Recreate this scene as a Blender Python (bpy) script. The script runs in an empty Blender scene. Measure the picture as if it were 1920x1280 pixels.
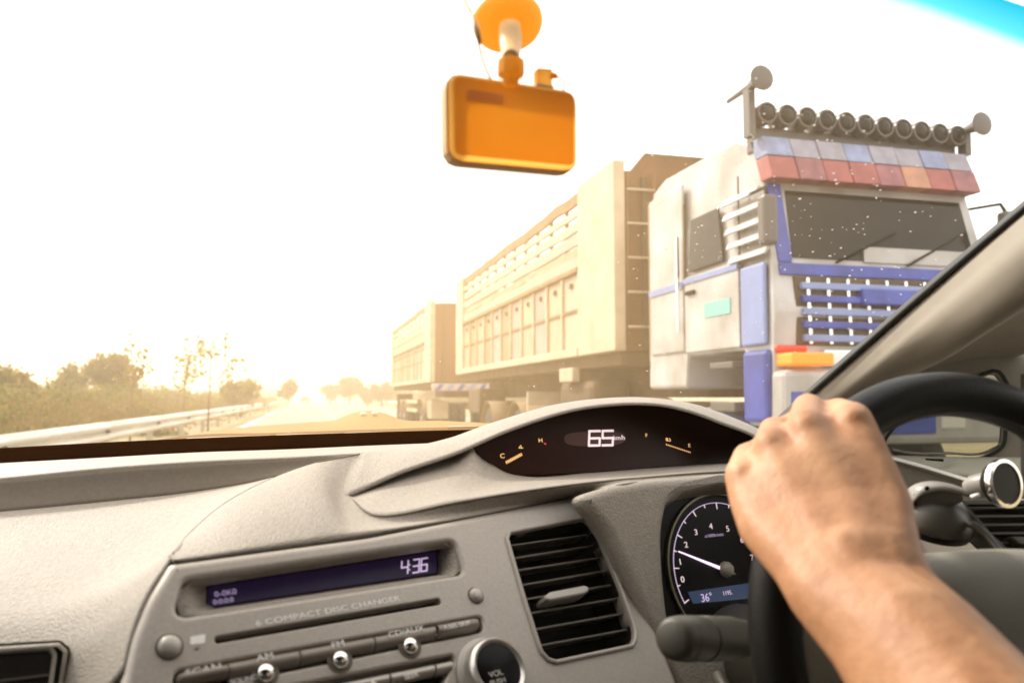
import bpy, bmesh, math, random
import numpy as np
from mathutils import Vector, Matrix
from mathutils.geometry import tessellate_polygon

random.seed(7); rng = np.random.default_rng(7)
S = bpy.context.scene
COL = S.collection
rad = math.radians

# ---------------------------------------------------------------- camera
F_PX = 1507.0                       # focal length in pixels of a 1920 wide picture
TH = math.atan(385 / F_PX)          # the car looks along +Y, the camera is turned to the right
PI_ = math.atan(105 / F_PX)         # and a little up
CAM = Vector((0, 0, 1.2))
FW = Vector((math.sin(TH) * math.cos(PI_), math.cos(TH) * math.cos(PI_), math.sin(PI_)))
RT = Vector((math.cos(TH), -math.sin(TH), 0))
UP = RT.cross(FW)
cam = bpy.data.cameras.new('camera'); camo = bpy.data.objects.new('camera', cam); COL.objects.link(camo)
camo.matrix_world = Matrix((( RT.x, UP.x, -FW.x, CAM.x), (RT.y, UP.y, -FW.y, CAM.y), (RT.z, UP.z, -FW.z, CAM.z), (0, 0, 0, 1)))
cam.sensor_width = 36; cam.lens = 36 * F_PX / 1920
cam.clip_start = .02; cam.clip_end = 3000
cam.dof.use_dof = True; cam.dof.focus_distance = 1.15; cam.dof.aperture_fstop = 6.5
S.camera = camo

# ---------------------------------------------------------------- light
SUN_AZ, SUN_EL = rad(-38), rad(42)   # ahead and to the left
w = bpy.data.worlds.new('World'); S.world = w; w.use_nodes = True
nt = w.node_tree
bg = nt.nodes['Background']; bg.inputs['Strength'].default_value = .12
sky = nt.nodes.new('ShaderNodeTexSky'); sky.sky_type = 'NISHITA'; sky.sun_disc = False
sky.sun_elevation = SUN_EL; sky.sun_rotation = SUN_AZ
sky.dust_density = 6; sky.air_density = 1.0; sky.ozone_density = .6
mx = nt.nodes.new('ShaderNodeMix'); mx.data_type = 'RGBA'; mx.inputs[0].default_value = .82
mx.inputs[7].default_value = (10.2, 10.0, 9.6, 1)          # thin bright overcast veil over the whole sky
nt.links.new(sky.outputs[0], mx.inputs[6]); nt.links.new(mx.outputs[2], bg.inputs['Color'])
sl = bpy.data.lights.new('sun', 'SUN'); sl.energy = 2.3; sl.angle = rad(5.0); sl.color = (1, .93, .82)
so = bpy.data.objects.new('sun', sl); COL.objects.link(so)
sd = Vector((math.sin(SUN_AZ) * math.cos(SUN_EL), math.cos(SUN_AZ) * math.cos(SUN_EL), math.sin(SUN_EL)))
so.rotation_euler = sd.to_track_quat('Z', 'Y').to_euler(); so.location = (0, 0, 30)
S.view_settings.view_transform = 'Standard'; S.view_settings.look = 'None'
S.view_settings.exposure = 1.0; S.view_settings.gamma = 1; S.view_settings.use_curve_mapping = False
S.cycles.volume_bounces = 1; S.cycles.max_bounces = 8; S.cycles.transparent_max_bounces = 16
S.cycles.sample_clamp_indirect = 6

# ---------------------------------------------------------------- helpers: picture geometry
def ray(px, py): return FW + RT * ((px - 960) / F_PX) - UP * ((py - 640) / F_PX)
def cp(px, py, zc): return CAM + ray(px, py) * zc
def wp(px, py, Y):
    r = ray(px, py); return CAM + r * (Y / r.y)
def wx(px, py, X):
    r = ray(px, py); return CAM + r * (X / r.x)
class Plane:
    def __init__(s, px, py, Y, phi, lean):
        """plane through the point seen at px,py at depth Y; phi turns its right edge away, lean tips its top away"""
        s.O = wp(px, py, Y)
        s.D = Vector((math.cos(phi), math.sin(phi), 0))
        nh = Vector((-math.sin(phi), math.cos(phi), 0))
        s.U = Vector((0, 0, 1)) * math.cos(lean) + nh * math.sin(lean)
        s.N = s.D.cross(s.U)            # towards the cabin
    def p3(s, px, py, off=0):
        r = ray(px, py); o = s.O + s.N * off
        return CAM + r * ((o - CAM).dot(s.N) / r.dot(s.N))
    def ab(s, px, py, off=0):
        q = s.p3(px, py, off) - s.O; return (q.dot(s.D), q.dot(s.U))
    def mat(s, off=0):
        o = s.O + s.N * off
        return Matrix(((s.D.x, s.U.x, s.N.x, o.x), (s.D.y, s.U.y, s.N.y, o.y), (s.D.z, s.U.z, s.N.z, o.z), (0, 0, 0, 1)))
    def pt(s, a, b, n=0): return s.O + s.D * a + s.U * b + s.N * n

def catmull(P, n, closed=False):
    P = [Vector(p) for p in P]; m = len(P)
    if closed: segs = m
    else: segs = m - 1
    # chord length parameter
    L = [0]
    for i in range(segs): L.append(L[-1] + max(1e-9, (P[(i + 1) % m] - P[i]).length))
    out = []
    cnt = n if closed else n - 1
    for k in range(n):
        t = L[-1] * k / cnt; i = 0
        while i < segs - 1 and L[i + 1] < t: i += 1
        u = (t - L[i]) / (L[i + 1] - L[i])
        p1, p2 = P[i], P[(i + 1) % m]
        p0 = P[(i - 1) % m] if (closed or i > 0) else p1 * 2 - p2
        p3 = P[(i + 2) % m] if (closed or i < segs - 1) else p2 * 2 - p1
        d = L[i + 1] - L[i]
        d0 = max(1e-9, (p1 - p0).length); d2 = max(1e-9, (p3 - p2).length)
        m1 = ((p2 - p1) / d * d0 + (p1 - p0) / d0 * d) / (d0 + d) * d
        m2 = ((p3 - p2) / d2 * d + (p2 - p1) / d * d2) / (d2 + d) * d
        u2, u3 = u * u, u * u * u
        out.append(p1 * (2 * u3 - 3 * u2 + 1) + m1 * (u3 - 2 * u2 + u) + p2 * (-2 * u3 + 3 * u2) + m2 * (u3 - u2))
    return out

def fillet(P, r, n=5):
    """round the corners of a closed 2D polygon"""
    P = [Vector(p) for p in P]; out = []; m = len(P)
    for i in range(m):
        a, b, c = P[i - 1], P[i], P[(i + 1) % m]
        u, v = a - b, c - b; lu, lv = u.length, v.length; u, v = u / lu, v / lv
        ang = math.acos(max(-1, min(1, u.dot(v))))
        rr = r[i] if isinstance(r, (list, tuple)) else r
        t = min(rr / math.tan(ang / 2), lu * .48, lv * .48)
        p, q = b + u * t, b + v * t
        for k in range(n + 1):
            s = k / n; out.append(p * (1 - s) ** 2 + b * 2 * s * (1 - s) + q * s * s)
    return out

# ---------------------------------------------------------------- helpers: objects
def setp(o, label=None, cat=None, group=None, kind=None):
    if label: o['label'] = label
    if cat: o['category'] = cat
    if group: o['group'] = group
    if kind: o['kind'] = kind
    return o
def empty(name, loc, label, cat, group=None, kind=None):
    o = bpy.data.objects.new(name, None); COL.objects.link(o); o.location = loc
    return setp(o, label, cat, group, kind)
def link(name, me, m, parent=None, smooth=None):
    o = bpy.data.objects.new(name, me); COL.objects.link(o)
    if m is not None and not me.materials: me.materials.append(m)
    if smooth is not None:
        me.polygons.foreach_set('use_smooth', [smooth] * len(me.polygons))
    if parent is not None:
        o.parent = parent
        o.matrix_parent_inverse = Matrix.Translation(-parent.location)
    return o
def from_data(name, V, Fc, m, parent=None, smooth=False):
    me = bpy.data.meshes.new(name); me.from_pydata([tuple(v) for v in V], [], Fc); me.update()
    return link(name, me, m, parent, smooth)
def from_bm(name, bm, m, parent=None, smooth=False):
    bmesh.ops.recalc_face_normals(bm, faces=bm.faces[:])
    me = bpy.data.meshes.new(name); bm.to_mesh(me); bm.free()
    return link(name, me, m, parent, smooth)
def solid(o, t, off=-1):
    md = o.modifiers.new('thickness', 'SOLIDIFY'); md.thickness = t; md.offset = off; return o
def bevel(o, wd, seg=2):
    md = o.modifiers.new('bevel', 'BEVEL'); md.width = wd; md.segments = seg; md.limit_method = 'ANGLE'; return o

def loft(name, rows, m, parent=None, nu=40, nv=24, thick=.003, closed=False):
    R = [catmull(r, nu, closed) for r in rows]
    cols = [catmull([R[i][j] for i in range(len(R))], nv) for j in range(nu)]
    V = [cols[j][i] for i in range(nv) for j in range(nu)]
    Fc = []
    jn = nu if closed else nu - 1
    for i in range(nv - 1):
        for j in range(jn):
            k = (j + 1) % nu
            Fc.append((i * nu + j, (i + 1) * nu + j, (i + 1) * nu + k, i * nu + k))
    o = from_data(name, V, Fc, m, parent, True)
    if thick: solid(o, thick, 0)
    return o

def plate(name, pl, outer, holes, z0, z1, bev, m, parent=None, steps=4):
    """extruded outline (2D, plane units) with rounded front edges and holes"""
    def area(P): return sum(P[i - 1][0] * P[i][1] - P[i][0] * P[i - 1][1] for i in range(len(P)))
    loops = []
    for k, P in enumerate([outer] + list(holes)):
        P = [Vector((p[0], p[1])) for p in P]
        Q = [p for i, p in enumerate(P) if (p - P[i - 1]).length > 1e-6]
        if (area(Q) > 0) != (k == 0): Q.reverse()
        loops.append(Q)
    V = []; Fc = []; sm = []; last = []
    bevs = bev if isinstance(bev, (list, tuple)) else [bev] * len(loops)
    for Q, bev in zip(loops, bevs):
        n = len(Q); nor = []
        for i in range(n):
            a = (Q[i] - Q[i - 1]).normalized(); b = (Q[(i + 1) % n] - Q[i]).normalized()
            na, nb = Vector((-a.y, a.x)), Vector((-b.y, b.x)); h = na + nb
            h = h / max(.35, h.length_squared) * 2 if h.length > 1e-6 else na
            nor.append(h)
        rings = [(0, z0, False)]
        if bev > 0:
            for s in range(steps + 1):
                t = math.pi / 2 * s / steps
                rings.append((bev * (1 - math.cos(t)), z1 - bev + bev * math.sin(t), s > 0))
        else: rings.append((0, z1, False))
        start = len(V)
        for ins, z, _ in rings:
            for i in range(n):
                q = Q[i] + nor[i] * ins; V.append(pl.pt(q.x, q.y, z))
        for r in range(len(rings) - 1):
            for i in range(n):
                k = (i + 1) % n; b0 = start + r * n; b1 = b0 + n
                Fc.append((b0 + i, b0 + k, b1 + k, b1 + i)); sm.append(rings[r + 1][2])
        last.append((start + (len(rings) - 1) * n, n, Q, nor, rings[-1][0]))
    flat = []; polys = []
    for st, n, Q, nor, ins in last:
        polys.append([(Q[i] + nor[i] * ins).to_3d() for i in range(n)]); flat += list(range(st, st + n))
    for t in tessellate_polygon(polys):
        a, b, c = [flat[x] for x in t]
        if (V[b] - V[a]).cross(V[c] - V[a]).dot(pl.N) < 0: b, c = c, b
        Fc.append((a, b, c)); sm.append(False)
    me = bpy.data.meshes.new(name); me.from_pydata([tuple(v) for v in V], [], Fc); me.update()
    me.polygons.foreach_set('use_smooth', sm)
    return link(name, me, m, parent)

def tube_bm(bm, pts, r, n=10, cap=True):
    pts = [Vector(p) for p in pts]; rings = []
    rs = r if isinstance(r, (list, tuple)) else [r] * len(pts)
    t0 = (pts[1] - pts[0]).normalized()
    x = t0.orthogonal().normalized()
    for i, p in enumerate(pts):
        t = (pts[min(i + 1, len(pts) - 1)] - pts[max(i - 1, 0)]).normalized()
        x = (x - t * x.dot(t)).normalized(); y = t.cross(x)
        rings.append([bm.verts.new(p + (x * math.cos(2 * math.pi * k / n) + y * math.sin(2 * math.pi * k / n)) * rs[i]) for k in range(n)])
    for a, b in zip(rings, rings[1:]):
        for k in range(n): bm.faces.new((a[k], a[(k + 1) % n], b[(k + 1) % n], b[k]))
    if cap:
        bm.faces.new(rings[0][::-1]); bm.faces.new(rings[-1])
def tube(name, pts, r, m, parent=None, n=10):
    bm = bmesh.new(); tube_bm(bm, pts, r, n); return from_bm(name, bm, m, parent, True)
def lathe(name, p0, axis, prof, m, parent=None, n=32, smooth=True, cap=True):
    """prof: (distance along axis, radius)"""
    bm = bmesh.new(); ax = Vector(axis).normalized(); p0 = Vector(p0)
    x = ax.orthogonal().normalized(); y = ax.cross(x); rings = []
    for d, r in prof:
        rings.append([bm.verts.new(p0 + ax * d + (x * math.cos(2 * math.pi * k / n) + y * math.sin(2 * math.pi * k / n)) * max(r, 1e-5)) for k in range(n)])
    for a, b in zip(rings, rings[1:]):
        for k in range(n): bm.faces.new((a[k], a[(k + 1) % n], b[(k + 1) % n], b[k]))
    if cap:
        bm.faces.new(rings[0][::-1]); bm.faces.new(rings[-1])
    o = from_bm(name, bm, m, parent, smooth)
    if smooth:
        md = o.modifiers.new('split', 'EDGE_SPLIT'); md.split_angle = rad(40)
    return o
def box_bm(bm, x0, x1, y0, y1, z0, z1):
    v = [bm.verts.new(p) for p in ((x0, y0, z0), (x1, y0, z0), (x1, y1, z0), (x0, y1, z0), (x0, y0, z1), (x1, y0, z1), (x1, y1, z1), (x0, y1, z1))]
    for f in ((0, 3, 2, 1), (4, 5, 6, 7), (0, 1, 5, 4), (1, 2, 6, 5), (2, 3, 7, 6), (3, 0, 4, 7)): bm.faces.new([v[i] for i in f])
def box(name, x0, x1, y0, y1, z0, z1, m, parent=None, bv=0):
    bm = bmesh.new(); box_bm(bm, x0, x1, y0, y1, z0, z1); o = from_bm(name, bm, m, parent)
    if bv: bevel(o, bv)
    return o
def text(name, s, pl, px, py, off, size, m, parent, stretch=1.0, align='CENTER', rot=0, thick=.00015, shear=0):
    c = bpy.data.curves.new(name, 'FONT'); c.body = s; c.size = size; c.align_x = align; c.align_y = 'CENTER'
    c.extrude = thick; c.shear = shear
    t = bpy.data.objects.new(name, c)
    me = bpy.data.meshes.new_from_object(t); bpy.data.objects.remove(t); bpy.data.curves.remove(c)
    a, b = pl.ab(px, py, off)
    me.transform(pl.mat(off) @ Matrix.Translation((a, b, 0)) @ Matrix.Rotation(rot, 4, 'Z') @ Matrix.Diagonal((stretch, 1, 1, 1)))
    me.materials.clear()
    return link(name, me, m, parent)
def strokes(name, pl, segs, wd, off, m, parent, thick=.0004):
    """flat bars on a plane: segs are ((px,py),(px,py)) pairs"""
    bm = bmesh.new()
    for p, q in segs:
        a = Vector(pl.ab(*p, off)); b = Vector(pl.ab(*q, off)); d = (b - a).normalized(); n = Vector((-d.y, d.x)) * wd / 2; e = d * wd * .3
        c = [a - e + n, a - e - n, b + e - n, b + e + n]
        lo = [bm.verts.new(pl.pt(v.x, v.y, off)) for v in c]; hi = [bm.verts.new(pl.pt(v.x, v.y, off + thick)) for v in c]
        bm.faces.new(hi); bm.faces.new(lo[::-1])
        for i in range(4): bm.faces.new((lo[i], lo[(i + 1) % 4], hi[(i + 1) % 4], hi[i]))
    return from_bm(name, bm, m, parent)
SEG = {'0': 'abcdef', '1': 'bc', '2': 'abged', '3': 'abgcd', '4': 'fgbc', '5': 'afgcd', '6': 'afgedc', '9': 'abcdfg'}
def digit(ch, x0, y0, x1, y1, sk=0, slope=0):
    """segment display strokes inside the box x0..x1, y0 (top)..y1 in pixels; slope tilts with the panel"""
    ym = (y0 + y1) / 2
    def P(x, y): return (x + sk * (y1 - y) / (y1 - y0), y + slope * (x - x0))
    L = dict(a=((x0, y0), (x1, y0)), b=((x1, y0), (x1, ym)), c=((x1, ym), (x1, y1)), d=((x0, y1), (x1, y1)), e=((x0, ym), (x0, y1)), f=((x0, y0), (x0, ym)), g=((x0, ym), (x1, ym)))
    return [(P(*L[s][0]), P(*L[s][1])) for s in SEG[ch]]

# ---------------------------------------------------------------- materials
def mat(name, col, rough=.6, metal=0, var=.0, vscale=40, bump=0, bscale=400, spec=.5, emit=None, estr=1, coat=0, trans=0, col2=None):
    m = bpy.data.materials.new(name); m.use_nodes = True; t = m.node_tree; b = t.nodes['Principled BSDF']
    b.inputs['Base Color'].default_value = (*col, 1); b.inputs['Roughness'].default_value = rough
    b.inputs['Metallic'].default_value = metal; b.inputs['Specular IOR Level'].default_value = spec
    b.inputs['Coat Weight'].default_value = coat
    if emit:
        b.inputs['Emission Color'].default_value = (*emit, 1); b.inputs['Emission Strength'].default_value = estr
    tc = t.nodes.new('ShaderNodeTexCoord')
    if var or col2:
        n = t.nodes.new('ShaderNodeTexNoise'); n.inputs['Scale'].default_value = vscale; n.inputs['Detail'].default_value = 5
        t.links.new(tc.outputs['Object'], n.inputs['Vector'])
        rp = t.nodes.new('ShaderNodeValToRGB'); rp.color_ramp.elements[0].position = .3; rp.color_ramp.elements[1].position = .7
        c2 = col2 or tuple(min(1, c * (1 + var)) for c in col)
        c1 = col if col2 else tuple(c * (1 - var) for c in col)
        rp.color_ramp.elements[0].color = (*c1, 1); rp.color_ramp.elements[1].color = (*c2, 1)
        t.links.new(n.outputs['Fac'], rp.inputs[0]); t.links.new(rp.outputs[0], b.inputs['Base Color'])
    if bump:
        n2 = t.nodes.new('ShaderNodeTexNoise'); n2.inputs['Scale'].default_value = bscale; n2.inputs['Detail'].default_value = 3
        t.links.new(tc.outputs['Object'], n2.inputs['Vector'])
        bp = t.nodes.new('ShaderNodeBump'); bp.inputs['Strength'].default_value = bump; bp.inputs['Distance'].default_value = .002 if bscale > 100 else .02
        t.links.new(n2.outputs['Fac'], bp.inputs['Height']); t.links.new(bp.outputs[0], b.inputs['Normal'])
    return m
def leafmat(name, c1, c2, tl=.4, scale=1.5):
    m = bpy.data.materials.new(name); m.use_nodes = True; t = m.node_tree; b = t.nodes['Principled BSDF']; out = t.nodes['Material Output']
    b.inputs['Roughness'].default_value = .6; b.inputs['Specular IOR Level'].default_value = .25
    tc = t.nodes.new('ShaderNodeTexCoord'); n = t.nodes.new('ShaderNodeTexNoise'); n.inputs['Scale'].default_value = scale; n.inputs['Detail'].default_value = 6
    t.links.new(tc.outputs['Object'], n.inputs['Vector'])
    rp = t.nodes.new('ShaderNodeValToRGB'); rp.color_ramp.elements[0].position = .35; rp.color_ramp.elements[1].position = .65
    rp.color_ramp.elements[0].color = (*c1, 1); rp.color_ramp.elements[1].color = (*c2, 1)
    t.links.new(n.outputs['Fac'], rp.inputs[0]); t.links.new(rp.outputs[0], b.inputs['Base Color'])
    tr = t.nodes.new('ShaderNodeBsdfTranslucent'); t.links.new(rp.outputs[0], tr.inputs['Color'])
    ms = t.nodes.new('ShaderNodeMixShader'); ms.inputs[0].default_value = tl
    t.links.new(b.outputs[0], ms.inputs[1]); t.links.new(tr.outputs[0], ms.inputs[2]); t.links.new(ms.outputs[0], out.inputs['Surface'])
    return m
def glassmat(name, tint, gloss=.04, rough=.0):
    m = bpy.data.materials.new(name); m.use_nodes = True; t = m.node_tree; out = t.nodes['Material Output']; t.nodes.remove(t.nodes['Principled BSDF'])
    a = t.nodes.new('ShaderNodeBsdfTransparent'); a.inputs[0].default_value = (*tint, 1)
    g = t.nodes.new('ShaderNodeBsdfGlossy'); g.inputs['Roughness'].default_value = rough
    ms = t.nodes.new('ShaderNodeMixShader'); ms.inputs[0].default_value = gloss
    t.links.new(a.outputs[0], ms.inputs[1]); t.links.new(g.outputs[0], ms.inputs[2]); t.links.new(ms.outputs[0], out.inputs['Surface'])
    return m

M = {}
M['dash'] = mat('dash_vinyl', (.315, .28, .24), .58, var=.12, vscale=260, bump=.7, bscale=520)
M['dash_dark'] = mat('dash_vinyl_grey_and_shade', (.12, .098, .072), .6, var=.1, vscale=260, bump=.25, bscale=900)
M['silver'] = mat('centre_panel_paint', (.38, .343, .305), .40, metal=.15, var=.08, vscale=420, bump=.1, bscale=1500)
M['cowl'] = mat('gauge_cowl_vinyl', (.30, .267, .225), .55, bump=.6, bscale=520, var=.1, vscale=260)
M['frit'] = mat('defroster_trim', (.010, .0035, .001), .9, var=.15, vscale=4, spec=.0)  # brown cast paints lens flare onto the black frit
M['black'] = mat('black_plastic', (.006, .004, .003), .6, spec=.2)
M['blackgloss'] = mat('black_gloss', (.004, .003, .003), .3, spec=.1)
M['slat'] = mat('vent_slat_plastic', (.10, .085, .065), .38)
M['lens'] = mat('dark_red_display_lens', (.022, .0035, .0008), .28, spec=.15)
M['screen'] = mat('violet_screen', (.008, .005, .014), .35, spec=.15, emit=(.004, .002, .008), estr=1)
M['lcd'] = mat('blue_lcd', (.006, .012, .025), .3, emit=(.008, .016, .035), estr=1)
M['litwhite'] = mat('lit_digits', (.5, .42, .42), .5, emit=(1, .80, .82), estr=.38)
M['litviolet'] = mat('lit_violet_digits', (.5, .4, .6), .5, emit=(.55, .42, .62), estr=.45)
M['litviolet2'] = mat('lit_violet_text', (.3, .25, .4), .5, emit=(.33, .25, .42), estr=.45)
M['litamber'] = mat('lit_amber_marks', (.8, .5, .2), .5, emit=(1, .55, .2), estr=.5)
M['needle'] = mat('lit_needle', (.7, .55, .7), .5, emit=(.75, .6, .8), estr=.8)
M['print'] = mat('white_print', (.88, .87, .84), .6)
M['printgrey'] = mat('grey_print', (.55, .52, .48), .6)
M['button'] = mat('grey_button', (.42, .39, .35), .35, metal=.2)
M['bar'] = mat('button_bar_plastic', (.21, .18, .15), .33)
M['chrome'] = mat('chrome', (.85, .83, .80), .08, metal=1)
M['brush'] = mat('brushed_ring', (.62, .60, .57), .3, metal=.8)
M['wheel'] = mat('wheel_leather', (.007, .006, .0045), .42, bump=.3, bscale=700, spec=.22)
M['hub'] = mat('wheel_hub_vinyl', (.32, .30, .25), .55, bump=.2, bscale=900)
M['stalk'] = mat('stalk_plastic', (.055, .05, .036), .45, bump=.2, bscale=1200)
M['pillar'] = mat('pillar_trim', (.29, .255, .205), .7, var=.05, vscale=20, bump=.2, bscale=1200)
M['seal'] = mat('rubber_seal', (.012, .011, .009), .55)
M['sealedge'] = mat('seal_edge', (.42, .38, .33), .5)
M['doortrim'] = mat('door_trim', (.24, .215, .17), .6, bump=.2, bscale=900)
M['amber'] = leafmat('flare_tinted_plastic', (.95, .56, .11), (.97, .62, .15), .55, 12)  # lens flare over the black camera put into its plastic colour
M['amberlight'] = mat('pale_flare_plastic', (.72, .44, .18), .5)  # paler copy of the flare colour, also for the lit side shell
M['holder'] = mat('holder_plastic', (.06, .052, .04), .38)
M['holderlight'] = mat('holder_arm_plastic', (.27, .25, .225), .35)
M['skin'] = None
# skin: base tone with redder patches and fine creases
def skinmat():
    m = bpy.data.materials.new('skin'); m.use_nodes = True; t = m.node_tree; b = t.nodes['Principled BSDF']
    tc = t.nodes.new('ShaderNodeTexCoord')
    n = t.nodes.new('ShaderNodeTexNoise'); n.inputs['Scale'].default_value = 28; n.inputs['Detail'].default_value = 4
    t.links.new(tc.outputs['Object'], n.inputs['Vector'])
    rp = t.nodes.new('ShaderNodeValToRGB'); rp.color_ramp.elements[0].position = .25; rp.color_ramp.elements[1].position = .7
    rp.color_ramp.elements[0].color = (.44, .185, .08, 1); rp.color_ramp.elements[1].color = (.68, .36, .19, 1)
    t.links.new(n.outputs['Fac'], rp.inputs[0]); t.links.new(rp.outputs[0], b.inputs['Base Color'])
    b.inputs['Roughness'].default_value = .48; b.inputs['Specular IOR Level'].default_value = .4
    b.inputs['Subsurface Weight'].default_value = .08; b.inputs['Subsurface Radius'].default_value = (.012, .004, .002); b.inputs['Subsurface Scale'].default_value = .5
    v = t.nodes.new('ShaderNodeTexVoronoi'); v.inputs['Scale'].default_value = 900
    n2 = t.nodes.new('ShaderNodeTexNoise'); n2.inputs['Scale'].default_value = 160; n2.inputs['Detail'].default_value = 4
    t.links.new(tc.outputs['Object'], v.inputs['Vector']); t.links.new(tc.outputs['Object'], n2.inputs['Vector'])
    ad = t.nodes.new('ShaderNodeMath'); ad.operation = 'MULTIPLY_ADD'; ad.inputs[1].default_value = .35
    t.links.new(v.outputs['Distance'], ad.inputs[0]); t.links.new(n2.outputs['Fac'], ad.inputs[2])
    bp = t.nodes.new('ShaderNodeBump'); bp.inputs['Strength'].default_value = .38; bp.inputs['Distance'].default_value = .0014
    t.links.new(ad.outputs[0], bp.inputs['Height']); t.links.new(bp.outputs[0], b.inputs['Normal'])
    return m
M['skin'] = skinmat()
M['road'] = mat('pale_road', (.24, .215, .18), .85, var=.12, vscale=.6, bump=.3, bscale=60)
M['paint_line'] = mat('road_paint', (.75, .74, .70), .7, var=.1, vscale=3)
M['soil'] = mat('dry_verge', (.22, .165, .10), .95, col2=(.30, .25, .12), vscale=.7, bump=.6, bscale=20)
M['rail'] = mat('galvanised_rail', (.72, .68, .60), .5, metal=.25, var=.08, vscale=3)
M['bolt_and_shadow'] = mat('rail_bolt_shadow', (.07, .05, .03), .7)
M['post'] = mat('rail_post', (.40, .35, .28), .7, var=.15, vscale=5)
M['leaf_olive'] = leafmat('olive_leaves', (.10, .105, .024), (.25, .205, .055), .6, 1.2)
M['leaf_brown'] = leafmat('dry_brown_scrub', (.26, .16, .075), (.20, .155, .045), .5, .5)
M['leaf_tree'] = leafmat('tree_leaves', (.13, .105, .025), (.27, .19, .05), .6, 1.5)
M['leaf_far'] = leafmat('far_leaves', (.12, .09, .03), (.2, .15, .05), .5, .3)
M['bark'] = mat('bark', (.17, .11, .06), .9, var=.25, vscale=6)

# ================================================================= STRUCTURE
ZG = 0.0
def sheet(name, x0, x1, y0, y1, z, m, nx=1, ny=1):
    V = [(x0 + (x1 - x0) * i / nx, y0 + (y1 - y0) * j / ny, z) for j in range(ny + 1) for i in range(nx + 1)]
    Fc = [(j * (nx + 1) + i, j * (nx + 1) + i + 1, (j + 1) * (nx + 1) + i + 1, (j + 1) * (nx + 1) + i) for j in range(ny) for i in range(nx)]
    return setp(from_data(name, V, Fc, m), kind='structure')
sheet('ground', -420, 420, -60, 900, ZG - .02, M['soil'], 20, 20)
sheet('road', -2.9, 9.6, -60, 900, ZG - .012, M['road'], 1, 40)
sheet('road_edge_line', -2.55, -2.40, -60, 900, ZG - .006, M['paint_line'])
bm = bmesh.new()
for k in range(40):
    y = 4 + k * 9.0
    v = [bm.verts.new(p) for p in ((1.62, y, -.006), (1.77, y, -.006), (1.77, y + 3.2, -.006), (1.62, y + 3.2, -.006))]; bm.faces.new(v)
setp(from_bm('road_lane_line', bm, M['paint_line']), kind='structure')
sheet('road_far_edge_line', 8.95, 9.10, -60, 900, ZG - .006, M['paint_line'])

# ---- haze: one box round everything
hz = bpy.data.materials.new('haze_air'); hz.use_nodes = True; t = hz.node_tree; t.nodes.remove(t.nodes['Principled BSDF'])
pv = t.nodes.new('ShaderNodeVolumePrincipled'); pv.inputs['Color'].default_value = (1, .89, .70, 1)
pv.inputs['Density'].default_value = .0038; pv.inputs['Anisotropy'].default_value = .3
t.links.new(pv.outputs[0], t.nodes['Material Output'].inputs['Volume'])
setp(box('haze', -430, 430, -70, 910, -1.1, 15.5, hz), 'warm dusty air over the road', kind='stuff')

# ================================================================= GUARD RAILS
def guard_rail(label, X, y0, y1, sgn, step=5.1, group=None):
    root = empty('guard_rail', (X, y0, 0), label, 'guard rail', group)
    prof = [(0, .43), (.012, .455), (.105, .485), (.11, .53), (.012, .575), (-.01, .60), (.012, .625), (.11, .67), (.105, .715), (.012, .745), (0, .77)]
    n = max(1, int(round((y1 - y0) / step)))
    for k in range(n):
        a, b = y0 + (y1 - y0) * k / n, y0 + (y1 - y0) * (k + 1) / n + .05
        V = []; 
        for yy in (a, b):
            for d, z in prof: V.append((X + sgn * (d + (.004 if yy == b else 0)), yy, z))
        q = len(prof); Fc = [(i, i + 1, q + i + 1, q + i) for i in range(q - 1)]
        o = from_data('beam', V, Fc, M['rail'], root, True); solid(o, .004, 0)
        box('post', X - sgn * .16 - .06, X - sgn * .16 + .06, a + .10, a + .26, -.05, .72, M['post'], root)
        box('spacer_block', X - sgn * .095 - .08, X - sgn * .095 + .075, a + .12, a + .24, .46, .74, M['post'], root)
        lathe('bolt_and_shadow', (X + sgn * .012, a + .18, .60), (sgn, 0, 0), [(0, .075), (.025, .07), (.04, .02), (.06, .018)], M['bolt_and_shadow'], root, 10)  # oversized dark head also paints the block-out hole and its shadow
    lathe('end_cap', (X, y1 + .05, .6), (0, 1, 0), [(0, .17), (.12, .15), (.2, .08)], M['rail'], root, 12)
    return root
guard_rail('long pale steel guard rail with dark bolt and shadow spots along the scrub on the road edge', -3.42, 0.3, 66, 1)
guard_rail('short far guard rail piece beyond the gap at the end of the long rail', -3.0, 69, 110, 1)
guard_rail('pale guard rail at the far road side before the trees beside the trailer', 10.0, 78, 150, -1)

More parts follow.
